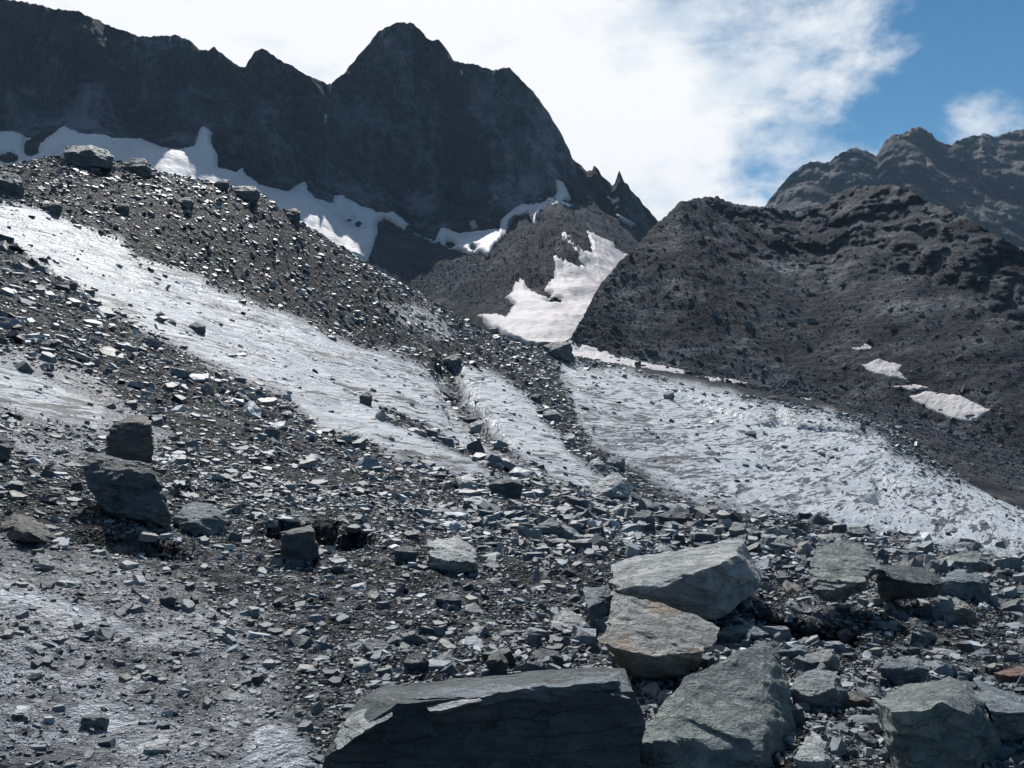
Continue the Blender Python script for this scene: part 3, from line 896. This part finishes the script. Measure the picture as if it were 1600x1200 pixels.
def block(label, x0, y0, x1, y1, f=0.4, peak=0.4, seed=0, **kw):
    """a free standing rock: back edge at the top, front rim, front face down into the ground"""
    r = np.random.default_rng(seed + int(x0) * 3 + int(y0))
    wd, h = x1 - x0, y1 - y0
    d0 = kw.get('d0') or cast((x0 + x1) / 2, y1 - 2)[1]
    m = d0 / F
    dep = max(f * h * m / math.tan(R(30)), 0.45 * wd * m)
    j = lambda a: r.uniform(-a, a)
    yr = y0 + f * h
    pts = [
        (x0 + wd * (0.10 + 0.08 * r.random()), y0 + f * h * (0.5 + j(0.2)), dep * 0.8),
        (x0 + wd * peak, y0, dep),
        (x1 - wd * (0.08 + 0.12 * r.random()), y0 + f * h * (0.35 + j(0.3)), dep * 0.9),
        (x0, yr + h * j(0.08), dep * 0.25), (x0 + wd * (0.35 + j(0.1)), yr + h * (0.06 + j(0.08)), 0.0),
        (x1 - wd * (0.25 + j(0.08)), yr + h * j(0.1), dep * 0.05), (x1, yr + h * (0.1 + j(0.1)), dep * 0.4),
        (x0 + wd * (0.08 + j(0.06)), y1 - h * 0.08, dep * 0.2), (x0 + wd * 0.45, y1 + h * 0.12, 0.05 * dep), (x1 - wd * (0.1 + j(0.08)), y1, dep * 0.2),
        (x0 + wd * 0.1, y1 + h * 0.1, dep * 1.1), (x1 - wd * 0.1, y1 + h * 0.1, dep * 1.1),
    ]
    kw['d0'] = d0
    return boulder(label, pts, **kw)


slab = boulder('huge dark slab with a pale chipped top edge at the bottom of the picture',
        [(618, 1102, 0), (800, 1082, 0), (985, 1080, 0), (560, 1092, .28), (600, 1074, .42), (700, 1062, .55), (850, 1049, .62), (972, 1045, .5),
         (1003, 1125, .03), (1006, 1350, .05), (470, 1350, .1), (503, 1195, .03), (521, 1160, .10), (540, 1300, .7), (985, 1300, .7)], 3.25, col='black', amp=0.022, fine=2.4)


def ledge(parent, pts, d0, col):
    """a thin split plate left standing on the edge of a boulder"""
    W = np.array([at(x, y, d0 + dd) for x, y, dd in pts]) - np.array(parent.location)
    sc = np.ptp(W, axis=0).max()
    V, Fc = rock_mesh([Vector(p) for p in W], max(2.6 * d0 / F, sc / 60), pts[0][0] * 0.013, 0.022 * sc, sc * 0.6)
    o = link('split_ledge', make_mesh('split_ledge', V, [Fc], False), M_BOULDER, parent)
    o.color = COL[col]  # paler than the slab: sunlight on its top edge put into the colour
    return o


ledge(slab, [(640, 1082, .30), (760, 1068, .42), (880, 1056, .5), (965, 1050, .45), (970, 1066, .0), (860, 1074, -.02), (760, 1086, -.02), (690, 1092, .05), (640, 1096, .1), (965, 1084, .02), (760, 1100, .0)], 3.24, 'blue')
ledge(slab, [(660, 1098, .06), (700, 1088, .12), (748, 1087, .02), (752, 1094, -.04), (700, 1108, -.05), (672, 1112, -.03), (690, 1120, .1)], 3.24, 'pale')
ledge(slab, [(522, 1158, .08), (545, 1118, .2), (575, 1090, .32), (616, 1092, .12), (612, 1118, -.02), (570, 1142, -.03), (528, 1170, .0), (560, 1150, .2), (600, 1130, .2)], 3.24, 'pale')
ledge(slab, [(950, 1062, .25), (968, 1052, .3), (988, 1075, .1), (985, 1092, -.02), (955, 1086, -.04), (975, 1095, .2)], 3.24, 'blue')
boulder('tall wedge of pale green grey rock right of the huge dark slab',
        [(1195, 1000, .86), (1212, 1009, .88), (1130, 1034, .62), (1065, 1058, .46), (1040, 1098, .28), (1006, 1150, .05), (1000, 1330, -.05), (1185, 1330, -.1), (1192, 1150, .22),
         (1230, 1065, .72), (1246, 1150, .55), (1252, 1330, .4), (1080, 1120, 1.0), (1225, 1100, 1.1)], 3.55, col='green', amp=0.035, fine=2.4)
boulder('tan and grey boulder with a rusty corner, above the huge dark slab',
        [(962, 926, .46), (1010, 936, .50), (1062, 953, .50), (1119, 980, .30), (1098, 1018, .05), (1040, 1024, -.03), (990, 1015, -.03), (942, 1010, .05), (934, 998, .12), (953, 965, .3),
         (965, 1036, .10), (1000, 1054, .10), (1040, 1060, .12), (1076, 1046, .15), (1000, 1070, .5), (1080, 1050, .5)], 4.75, col='tan', amp=0.03, fine=2.6)
boulder('long tilted pale slab with a dark broken right end',
        [(957, 884, .75), (1000, 868, .95), (1155, 843, 1.15), (957, 908, .35), (965, 924, .2), (1010, 927, .08), (1095, 893, -.05), (1150, 868, .38), (1163, 845, 1.1),
         (1120, 970, 0), (1060, 962, .1), (1184, 925, .4), (1187, 898, .85), (1000, 950, .35), (1000, 945, 1.1), (1160, 930, 1.2)], 5.75, col='pale', amp=0.035, fine=2.4)
boulder('perched pale boulder overhanging a dark icy hollow',
        [(1285, 851, .52), (1320, 842, .58), (1348, 853, .52), (1370, 872, .38), (1262, 905, .05), (1270, 878, .3), (1288, 933, -.08), (1312, 918, -.05), (1352, 908, .02), (1369, 890, .18),
         (1300, 938, .15), (1338, 924, .25), (1345, 925, .55), (1285, 935, .5)], 6.3, col='green', amp=0.035, fine=2.6)
boulder('dark slab shaded under its edge, right of the perched boulder',
        [(1368, 886, .1), (1400, 880, .35), (1440, 886, .4), (1472, 908, .2), (1460, 915, 0), (1400, 905, -.05), (1375, 925, .1), (1440, 932, .1), (1380, 940, .5), (1465, 930, .5)], 6.7, col='dark', fine=2.8)
block('low square block at the right end of the shaded slab', 1468, 893, 1550, 942, 0.35, 0.3, 1, col='blue')
block('flat grey slab lying on the rubble crest at far right', 1452, 858, 1548, 893, 0.6, 0.6, 2, col='green')
block('cream topped boulder with brown sides near the right edge', 1458, 933, 1527, 976, 0.4, 0.5, 3, col='tan')
boulder('small pointed pyramid rock on the right rubble', [(1430, 965, .15), (1414, 1005, .05), (1437, 1010, -.03), (1466, 998, .12), (1445, 1015, .3), (1420, 1012, .25), (1452, 980, .12)], base=(1440, 1008), col='tan')
block('blue grey squared block above the large corner boulder', 1373, 1023, 1452, 1072, 0.45, 0.5, 5, col='blue')
boulder('large corner boulder with a pale slanting top and dark front, lower right',
        [(1366, 1095, .3), (1410, 1075, .6), (1480, 1060, .75), (1510, 1066, .65), (1535, 1095, .45), (1440, 1108, .0), (1392, 1112, .08), (1478, 1096, .05), (1510, 1112, .1), (1562, 1170, .35), (1560, 1300, .3), (1410, 1160, .02), (1430, 1300, -.05), (1520, 1300, 0.0), (1420, 1200, .9), (1540, 1200, .9)], 3.75, col='green', amp=0.03, fine=2.4)
boulder('sharp pale boulder at the right edge beside the large corner boulder',
        [(1530, 1062, .5), (1545, 1070, .45), (1585, 1085, .45), (1640, 1110, .4), (1527, 1085, .2), (1548, 1112, .0), (1610, 1120, .0), (1650, 1150, .1), (1555, 1150, .05), (1640, 1190, .1), (1570, 1180, .5), (1640, 1180, .5)], 4.1, col='blue', amp=0.025, fine=2.6)
block('grey ridge shaped boulder right of the tall wedge', 1234, 1044, 1322, 1112, 0.55, 0.45, 8, col='grey')
block('rounded brownish boulder behind the grey ridge shaped boulder', 1254, 1013, 1312, 1056, 0.5, 0.7, 9, col='tan')
block('red brown slab at the right edge', 1555, 1040, 1650, 1072, 0.45, 0.4, 10, col='red')
block('whitish boulder at the bottom edge right of the tall wedge', 1243, 1150, 1302, 1215, 0.6, 0.3, 11, col='white')
block('dull block at the foot of the tall wedge on its left', 998, 1135, 1062, 1215, 0.35, 0.5, 12, col='green', d0=3.45)
block('brown mottled rock beside the large corner boulder', 1318, 1078, 1362, 1112, 0.4, 0.4, 13, col='brown')
block('flat pale slab beside the mottled brown rock', 1345, 1070, 1378, 1098, 0.6, 0.5, 14, col='blue')
block('small round grey stone above the blue grey block', 1520, 1012, 1550, 1033, 0.5, 0.5, 15, col='blue')
boulder('pale topped boulder alone in the middle of the rubble',
        [(680, 848, .3), (715, 838, .42), (742, 858, .35), (746, 875, .15), (738, 880, 0), (705, 875, -.05), (672, 868, .1), (668, 845, .35), (672, 888, .08), (705, 896, .03), (744, 892, .1), (680, 900, .5), (740, 900, .5)], base=(705, 893), col='white', fine=2.6)
block('dark lump left of the pale topped boulder', 615, 852, 652, 880, 0.3, 0.5, 17, col='dark')
boulder('dark upright cube with a pale flat top, left of the centre',
        [(438, 832, .05), (486, 820, .2), (455, 828, .22), (490, 830, 0.0), (440, 837, 0), (442, 876, .02), (470, 884, -.02), (498, 872, .1), (494, 838, .1), (445, 880, .35), (492, 876, .35), (440, 832, .3)], base=(468, 880), col='dark', fine=2.6)
boulder('dark squared block standing on top of the big dark slab at left',
        [(178, 660, .1), (200, 648, .3), (232, 652, .3), (236, 662, .0), (168, 680, 0), (164, 700, .02), (172, 715, 0), (205, 722, -.05), (240, 718, .05), (235, 690, .05), (175, 735, .5), (235, 735, .5)], 7.75, col='brown', fine=2.6)
boulder('big dark slanting slab under the squared block at left',
        [(134, 712, .25), (145, 709, .4), (190, 716, .35), (235, 722, .3), (240, 740, .2), (252, 780, .1), (270, 806, .1), (262, 822, .1), (215, 810, 0), (160, 795, 0), (146, 782, .02), (142, 750, .1), (131, 728, .15), (160, 805, .55), (255, 828, .55), (235, 740, .6)], 7.15, col='dark', fine=2.4)
boulder('grey wedge rock at the right foot of the big dark slanting slab',
        [(272, 808, .1), (298, 785, .35), (320, 786, .3), (358, 800, .25), (350, 826, .1), (285, 832, -.02), (300, 815, -.05), (330, 836, .0), (345, 840, .4), (280, 838, .4)], base=(300, 832), col='blue', fine=2.6)
boulder('smooth dark boulder near the left edge below the dark slab',
        [(3, 818, .2), (18, 803, .35), (45, 808, .35), (75, 825, .25), (86, 840, .15), (70, 848, .0), (25, 846, -.05), (5, 838, .05), (45, 830, -.08), (20, 860, .4), (75, 856, .4)], base=(42, 848), col='brown', fine=2.6)
boulder('black boulder cut by the left edge', [(-40, 672, .2), (0, 678, .2), (24, 688, .15), (20, 705, 0), (5, 718, 0), (-40, 730, .05), (-30, 740, .5), (10, 725, .5)], base=(0, 722), col='black', fine=3.0)
boulder('pale angular boulder at the lower tip of the central ice strip',
        [(921, 770, .1), (940, 748, .5), (958, 736, .7), (978, 748, .5), (986, 768, .3), (975, 778, .05), (945, 778, -.05), (955, 765, .0), (930, 782, .6), (980, 784, .6)], base=(950, 778), col='white', fine=2.6)
boulder('large dark block on the debris crest in front of the snow gully',
        [(849, 541, .8), (858, 536, 1.3), (880, 533, 1.4), (893, 535, 1.0), (896, 561, .5), (885, 562, 0), (852, 553, .1), (865, 545, 0), (850, 570, 2), (892, 570, 2)], base=(872, 562), col='black', name='boulder')
block('rounded dark boulder on the crest left of the large dark block', 791, 517, 816, 533, 0.3, 0.5, 22, col='dark')
block('small dark boulder on the crest at the edge of the gully snow', 764, 508, 784, 526, 0.3, 0.5, 23, col='dark')
boulder('long flat dark slab on the skyline of the left moraine',
        [(100, 236, .8), (104, 228, 1.4), (140, 228, 1.6), (172, 236, 1.2), (178, 250, .5), (175, 262, .2), (106, 258, 0), (104, 240, 0), (140, 234, .1), (110, 270, 2), (170, 272, 2)], base=(140, 262), col='dark')
block('tilted flat slab just right of the long skyline slab', 195, 247, 238, 275, 0.5, 0.25, 25, col='dark')
block('large dark boulder where the left edge meets the moraine', -30, 268, 38, 308, 0.3, 0.5, 26, col='black')
block('round dark boulder on the moraine crest before the snow band', 334, 280, 359, 298, 0.3, 0.5, 27, col='dark')
block('wide flat boulder on the crest right of the round dark one', 362, 289, 406, 312, 0.35, 0.3, 28, col='dark')
block('small upright dark boulder on the descending crest', 448, 325, 470, 350, 0.3, 0.5, 29, col='black')
block('dark boulder at the border of moraine and upper ice', 66, 315, 98, 336, 0.3, 0.5, 30, col='black')
block('dark boulder in the middle of the left moraine slope', 180, 317, 202, 334, 0.3, 0.5, 31, col='dark')
block('grey boulder in the middle of the left moraine slope', 275, 308, 304, 326, 0.4, 0.5, 32, col='dark')
block('lone dark stone on the wide ice strip', 294, 503, 323, 522, 0.35, 0.4, 33, col='dark')
block('tiny stone left of the lone dark stone on the ice strip', 261, 498, 276, 509, 0.4, 0.4, 34, col='grey')
block('small dark stone at the upper end of the ice strip', 100, 437, 122, 452, 0.4, 0.4, 35, col='dark')
block('dark stone at a crack in the lower ice strip', 561, 612, 582, 634, 0.3, 0.5, 36, col='dark')
boulder('pale topped rock at the lower end of the ice trench', [(730, 664, .1), (750, 655, .6), (756, 660, .4), (754, 675, .2), (745, 679, 0), (735, 668, -.05), (740, 684, .7), (752, 682, .7)], base=(745, 679), col='white')
block('dark rock wedged in the ice trench above the pale topped one', 722, 646, 752, 664, 0.4, 0.6, 38, col='dark')
boulder('long dark slab bridging the ice trench', [(680, 601, .5), (692, 600, .9), (722, 622, .6), (724, 629, .3), (712, 631, .1), (684, 608, .1), (690, 612, .8), (715, 634, .8)], base=(705, 628), col='black')
block('dark rock at the head of the ice trench', 692, 553, 722, 578, 0.35, 0.6, 40, col='dark')
block('angular rock heading the central rubble line', 846, 640, 878, 660, 0.4, 0.4, 41, col='grey')
block('pale stone in the central rubble line', 878, 676, 900, 692, 0.6, 0.6, 42, col='white')
block('dark stone above the central rubble line', 828, 615, 846, 630, 0.3, 0.5, 43, col='dark')
block('grey slabs heap stone above the pale angular boulder', 948, 712, 978, 734, 0.4, 0.4, 44, col='blue')
block('pale stone left above the pale angular boulder', 920, 715, 944, 731, 0.6, 0.6, 45, col='white')
block('lone stone on the upper right glacier', 1036, 611, 1054, 626, 0.35, 0.6, 46, col='grey')
block('dark flat stone in the middle of the right glacier', 1163, 673, 1182, 683, 0.4, 0.5, 47, col='dark')
block('dark block half buried where the ice strip meets the rubble', 764, 747, 818, 781, 0.25, 0.4, 48, col='dark')
block('flat white stone left of the tan boulder', 858, 950, 922, 996, 0.7, 0.45, 49, col='white')
boulder('blue slab leaning behind the tan boulder', [(911, 920, .35), (950, 915, .4), (958, 930, .3), (948, 985, .1), (925, 988, 0), (918, 950, 0.05), (930, 995, .4), (955, 985, .4)], base=(930, 990), col='blue')
block('blunt grey boulder in the upper rubble', 988, 797, 1024, 826, 0.4, 0.4, 51, col='grey')
block('broad pointed boulder in the upper rubble right of the blunt one', 1028, 790, 1082, 824, 0.5, 0.6, 52, col='dark')
block('upright pale block on the rubble crest', 1138, 817, 1168, 842, 0.5, 0.5, 53, col='grey')
block('squared pale block on the crest above the perched boulder', 1322, 822, 1360, 842, 0.45, 0.5, 54, col='grey')
block('triangular dark fronted stone left of the perched boulder', 1205, 838, 1246, 866, 0.5, 0.3, 55, col='grey')
block('flat dark slab with a pale edge in the upper left rubble', 838, 810, 880, 842, 0.4, 0.5, 56, col='grey')
block('rough dark lump in the rubble under the pale topped boulder', 680, 928, 722, 952, 0.35, 0.4, 57, col='dark')
block('rectangular block in the lower left dirty ice', 125, 1115, 170, 1142, 0.3, 0.3, 58, col='grey')
block('flat white stone on the dirty ice at the bottom', 222, 1155, 266, 1180, 0.65, 0.5, 59, col='white')
block('long flat stone on edge below the smooth dark boulder', 50, 862, 86, 894, 0.6, 0.2, 60, col='pale')
block('small pointed dark stone on the dirty ice', 248, 928, 276, 950, 0.3, 0.6, 61, col='dark')
block('flat pale plate stone at the lower centre left', 333, 1076, 384, 1098, 0.75, 0.5, 62, col='pale')
block('upright brownish stone behind the huge dark slab', 760, 1018, 794, 1058, 0.4, 0.5, 63, col='brown')
block('sloping dark stone behind the huge dark slab', 828, 1012, 880, 1046, 0.45, 0.3, 64, col='dark')
block('dark stone behind the left end of the huge dark slab', 630, 1020, 672, 1052, 0.4, 0.6, 65, col='dark')
block('pale shelf rock in the hollow below the perched boulder', 1210, 1006, 1268, 1030, 0.5, 0.6, 66, col='blue')
block('blue slab in shadow below the long tilted slab', 1120, 975, 1200, 1006, 0.5, 0.7, 67, col='blue')


# ---------------------------------------------------------------- loose stones
def normals(X, Y, e):
    z0 = H(X, Y, True)
    zx = (H(X + e, Y, True) - z0) / e
    zy = (H(X, Y + e, True) - z0) / e
    n = np.stack([-zx, -zy, np.ones_like(zx)], 1)
    return n / np.linalg.norm(n, axis=1)[:, None]


def frames(N, r, tilt):
    """random rotation matrices whose z axis lies near N"""
    n = len(N)
    z = N * np.array([0.6, 0.6, 1.0]) + r.normal(size=(n, 3)) * tilt[:, None]
    z /= np.linalg.norm(z, axis=1)[:, None]
    a = r.normal(size=(n, 3))
    x = np.cross(a, z)
    x /= np.linalg.norm(x, axis=1)[:, None]
    y = np.cross(z, x)
    return np.stack([x, y, z], 2)


def slab_shapes(r, count, nv=5):
    out = []
    for _ in range(count):
        a = np.sort(np.linspace(0, 2 * math.pi, nv, endpoint=False) + r.uniform(-0.42, 0.42, nv))
        rad = r.uniform(0.72, 1.1, nv)
        el = r.uniform(0.5, 0.95)
        h = r.uniform(0.08, 0.36)
        sl = r.uniform(-0.3, 0.3, 2)
        bot = np.stack([np.cos(a) * rad, np.sin(a) * rad * el, np.full(nv, -h)], 1)
        ins = r.uniform(0.55, 0.98, nv)
        top = np.stack([np.cos(a) * rad * ins + r.uniform(-.1, .1), np.sin(a) * rad * el * ins + r.uniform(-.1, .1), np.full(nv, h)], 1)
        top[:, 2] += top[:, 0] * sl[0] * h * 2 + top[:, 1] * sl[1] * h * 2 + r.uniform(-.1, .1, nv) * h
        out.append(np.concatenate([bot, top]))
    return np.array(out)


N_TRY = 300000
pxs = rng.uniform(-260, 1860, N_TRY)
ss = np.where(rng.random(N_TRY) < 0.45, rng.uniform(math.log(2.6), math.log(11), N_TRY), rng.uniform(math.log(9), math.log(95), N_TRY))
Y = np.exp(ss)
X = (pxs - 800) / F * Y
Z = H(X, Y)
ice, dirt = ground_masks(X, Y, Z)
a_min, a_max, ex = 2.0, 30.0, 2.0
apx = a_min * (1 - rng.random(N_TRY) * (1 - (a_min / a_max) ** ex)) ** (-1 / ex)     # size seen, power law
mid_ = (pxs > 850) & (Z < -1.2) & (Y < 12) & (Y > 3.6) & (rng.random(N_TRY) < 0.006)
apx = np.where(mid_, rng.uniform(9, 24, N_TRY), apx)
lump = fbm(X * 0.5, Y * 0.5, 0 * X + 12, 3)
apx = np.maximum(apx * np.exp(0.55 * fbm(X * 0.35, Y * 0.35, 0 * X + 22, 3)), a_min)
keepp = 1 - sstep(ice, 0.35, 1.0) * (0.965 - 0.10 * dirt ** 2)
keepp = keepp * np.clip(1 + 1.1 * lump, 0.1, 1.6)
# ground hidden behind crests needs none
py_st = 600 - F * Z / Y
kk = rng.random(N_TRY) < keepp
kk &= ~((Y < 3.4) & (py_st > 1290))
# stones within reach of a sight line only: drop those far behind a crest
order = np.argsort(Y)
colbin = np.clip(((pxs + 260) / 8).astype(int), 0, 300)
hor = np.full(301, 1e9)
vis = np.ones(N_TRY, bool)
for i in order:
    b = colbin[i]
    if py_st[i] > hor[b] + 26:
        vis[i] = False
    elif py_st[i] < hor[b]:
        hor[b] = py_st[i]
kk &= vis
X, Y, Z, apx, pxs, py_st, ice = (v[kk] for v in (X, Y, Z, apx, pxs, py_st, ice))
apx = np.where(ice > 0.6, apx * 0.8, apx)
apx = np.where(Y > 24, np.minimum(apx, 6 + 4 * rng.random(len(apx))), apx)
thick = np.where((pxs > 820) & (py_st > 800), 1.5, 1.0) * rng.uniform(0.6, 1.5, len(apx))
apx = apx * np.where((pxs < 560) & (py_st > 600), 0.8, 0.9)
size = apx * Y / F                                   # half extent in metres
Nn = normals(X, Y, 0.12)
tilt = np.where(rng.random(len(X)) < 0.25, 0.42, 0.16)
Fr = frames(Nn, rng, tilt)
tint = rng.random(len(X))

# the largest ones in view become stones of their own
inview = (pxs > 4) & (pxs < 1596) & (py_st < 1192) & (py_st > 225)
big_i = np.argsort(-np.where(inview, apx, 0))[:290]
is_big = np.zeros(len(X), bool)
is_big[big_i] = True



def stone_mass(name, label, P, Fr, size, tint, r, nv, thick=1.0, mat=None):
    shapes = slab_shapes(r, 60, nv)
    n = len(P)
    V = shapes[r.integers(0, 60, n)] * size[:, None, None]
    V[:, :, 2] *= np.broadcast_to(thick, (n,))[:, None]
    V = np.einsum('nij,nkj->nki', Fr, V)
    V += (P + Fr[:, :, 2] * (0.10 * size)[:, None])[:, None, :]
    b0 = (np.arange(n) * 2 * nv)[:, None]
    top = b0 + np.arange(nv, 2 * nv)
    side = np.concatenate([b0 + np.array([k, (k + 1) % nv, nv + (k + 1) % nv, nv + k]) for k in range(nv)])
    me = make_mesh(name, V.reshape(-1, 3), [top, side], False, {'tint': np.repeat(tint, 2 * nv)})
    tag(link(name, me, mat or M_GRAVEL), label, 'scree', None, 'stuff')


POS = np.stack([X, Y, Z + EYE], 1)
ti = ~is_big & (apx < 2.9)
sm = ~is_big & (apx < 4.2) & (apx >= 2.9)
md = ~is_big & (apx >= 4.2)
print('stones', ti.sum(), sm.sum(), md.sum())
stone_mass('grit', 'countless tiny slate chips strewn over moraine and ice', POS[ti], Fr[ti], size[ti], tint[ti], rng, 3, thick[ti])
stone_mass('gravel', 'countless finger sized slate chips covering the moraine', POS[sm], Fr[sm], size[sm], tint[sm], rng, 4, thick[sm])
stone_mass('scree', 'countless small flat slate stones covering the moraine', POS[md], Fr[md], size[md], tint[md], rng, 5, thick[md])


def sheet_stones(name, label, sheet, n, x0, x1, t0, t1, lo, hi, mat):
    px = rng.uniform(x0, x1, n)
    PY, D = sheet.knots(px)
    t = rng.uniform(t0, t1, n)
    k = np.minimum(t.astype(int), len(sheet.c) - 2)
    f = t - k
    i = np.arange(n)
    py = PY[k, i] * (1 - f) + PY[k + 1, i] * f
    d = 1 / ((1 - f) / D[k, i] + f / D[k + 1, i])
    d = sheet.displaced(px, py, d, t)
    Xs, Zs = (px - 800) / F * d, (600 - py) / F * d
    Zs = Zs + sheet.vert(Xs, d, t)
    sz = lo * (1 - rng.random(n) * (1 - (lo / hi) ** 2.2)) ** (-1 / 2.2) * d / F
    N = np.tile(np.array([[0, -0.45, 0.9]]), (n, 1))
    stone_mass(name, label, np.stack([Xs, d, Zs + EYE], 1), frames(N, rng, np.full(n, 0.55)), sz, rng.random(n) * 0.42, rng, 3, 1.0, mat)


sheet_stones('hill_scree', 'countless stones scattered over the dark hill slope', HILL, 18000, 860, 1700, 0.6, 1.97, 1.1, 13.0, M_DULL)
sheet_stones('foot_scree', 'countless grey stones on the flat at the foot of the dark hill', HILL, 7000, 1150, 1750, 0.25, 1.1, 1.2, 8.0, M_DULL)
sheet_stones('talus', 'talus stones at the foot of the main peak', MASSIF, 14000, 540, 1010, 0.35, 1.02, 1.0, 4.5, M_DULL)

# library of larger, chipped stones
lib = []
for k in range(18):
    pts = slab_shapes(rng, 1, 7)[0]
    extra = np.stack([rng.uniform(-.9, .9, 4), rng.uniform(-.6, .6, 4), rng.uniform(-.3, .3, 4)], 1)
    V_, F_ = rock_mesh([Vector(p) for p in np.concatenate([pts, extra])], 0.42, k * 3.7, 0.09, 2.0)
    me = make_mesh('stone', V_, [F_], False)
    me.materials.append(M_STONE)
    lib.append(me)


LAND = [
    ('huge dark slab', 760, 1100), ('tall pale green wedge', 1130, 1110), ('tan and grey boulder', 1020, 985), ('long tilted pale slab', 1070, 900), ('perched boulder', 1315, 890),
    ('cream topped boulder', 1490, 955), ('small pyramid rock', 1440, 990), ('blue grey squared block', 1412, 1048), ('large corner boulder', 1465, 1130), ('sharp pale boulder at right edge', 1590, 1110),
    ('grey ridge shaped boulder', 1278, 1080), ('pale topped boulder in mid rubble', 706, 868), ('dark upright cube', 468, 850), ('squared block on the slanting slab', 203, 685),
    ('big dark slanting slab', 200, 765), ('grey wedge rock', 315, 812), ('smooth dark boulder', 45, 826), ('pale angular boulder', 954, 760), ('dark block on the debris crest', 872, 548),
    ('long skyline slab', 140, 246), ('dark boulder at the left moraine edge', 8, 288), ('lone stone on the ice strip', 308, 512), ('ice trench', 715, 615), ('half buried dark block', 790, 765),
    ('flat white stone in the rubble', 890, 972), ('broad pointed boulder', 1055, 808), ('upright pale block on the crest', 1153, 830), ('squared pale crest block', 1340, 832), ('rectangular block on dirty ice', 148, 1128),
    ('flat white stone on dirty ice', 244, 1168), ('flat pale plate stone', 358, 1088), ('rough dark lump', 700, 940), ('small pointed dark stone', 262, 940), ('shaded slab', 1420, 905), ('red brown slab', 1590, 1055),
    ('whitish boulder at the bottom', 1272, 1182), ('round dark crest boulder', 346, 289), ('small upright crest boulder', 459, 338),
]
NTH = ['nearest', 'second nearest', 'third nearest', 'fourth nearest', 'fifth nearest', 'sixth nearest', 'seventh nearest', 'eighth nearest', 'ninth nearest', 'tenth nearest', 'eleventh nearest', 'twelfth nearest'] + ['farther'] * 40


def stone_labels(idx):
    """each larger stone is told by its colour, its side of the closest named rock and its rank there"""
    groups = {}
    for i in idx:
        dd = [math.hypot(pxs[i] - x, py_st[i] - y) for _, x, y in LAND]
        k = int(np.argmin(dd))
        dx, dy = pxs[i] - LAND[k][1], py_st[i] - LAND[k][2]
        side = ('right of' if dx > 0 else 'left of') if abs(dx) > abs(dy) else ('below' if dy > 0 else 'above')
        t = tint[i]
        c = 'dark' if t < 0.33 else 'grey' if t < 0.74 else 'brownish' if t < 0.86 else 'grey' if t < 0.92 else 'pale'
        groups.setdefault((k, side, c), []).append((dd[k], i))
    out = {}
    for (k, side, c), v in groups.items():
        v.sort()
        for r, (_, i) in enumerate(v):
            rank = '' if len(v) == 1 else NTH[r] + ' '
            out[i] = f'{rank}larger {c} stone {side} the {LAND[k][0]}' if rank else f'only larger {c} stone {side} the {LAND[k][0]}'
    return out


def stone_group(px, py, ice):
    if ice > 0.6:
        return 'stones on the ice'
    if py > 800:
        return 'loose stones in the right rubble' if px > 860 else 'loose stones in the middle rubble' if px > 400 else 'loose stones at lower left'
    return 'stones on the moraine slopes'


labels = stone_labels(big_i)
from mathutils import Matrix
for q, i in enumerate(big_i):
    o = bpy.data.objects.new('stone', lib[q % len(lib)])
    scene.collection.objects.link(o)
    M = np.eye(4)
    M[:3, :3] = Fr[i] * size[i] * np.array([1, 1, thick[i]])
    M[:3, 3] = (X[i], Y[i], Z[i] + EYE + 0.08 * size[i])
    o.matrix_world = Matrix(M.tolist())
    lb, gp = labels[i], stone_group(pxs[i], py_st[i], ice[i])
    o.color = (1, 1, 1, tint[i])
    tag(o, lb, 'stone', gp)


# ---------------------------------------------------------------- thin mountain air
HAZE = 0.00014
hm_ = bpy.data.materials.new('air')
hm_.use_nodes = True
ht = NT(hm_.node_tree)
pv = ht.n('ShaderNodeVolumePrincipled', ins={'Color': (0.46, 0.70, 1.0, 1), 'Density': HAZE, 'Anisotropy': 0.0})
ht.n('ShaderNodeOutputMaterial', ins={'Volume': pv.outputs[0]})
bx = np.array([(x, y, z) for x in (-1700, 1700) for y in (-1700, 1700) for z in (-70, 330)], float)
fx = np.array([[0, 1, 3, 2], [4, 6, 7, 5], [0, 4, 5, 1], [2, 3, 7, 6], [0, 2, 6, 4], [1, 5, 7, 3]])
tag(link('haze', make_mesh('haze', bx, [fx], False), hm_), 'thin bluish mountain haze in front of the peaks', 'haze', None, 'stuff')
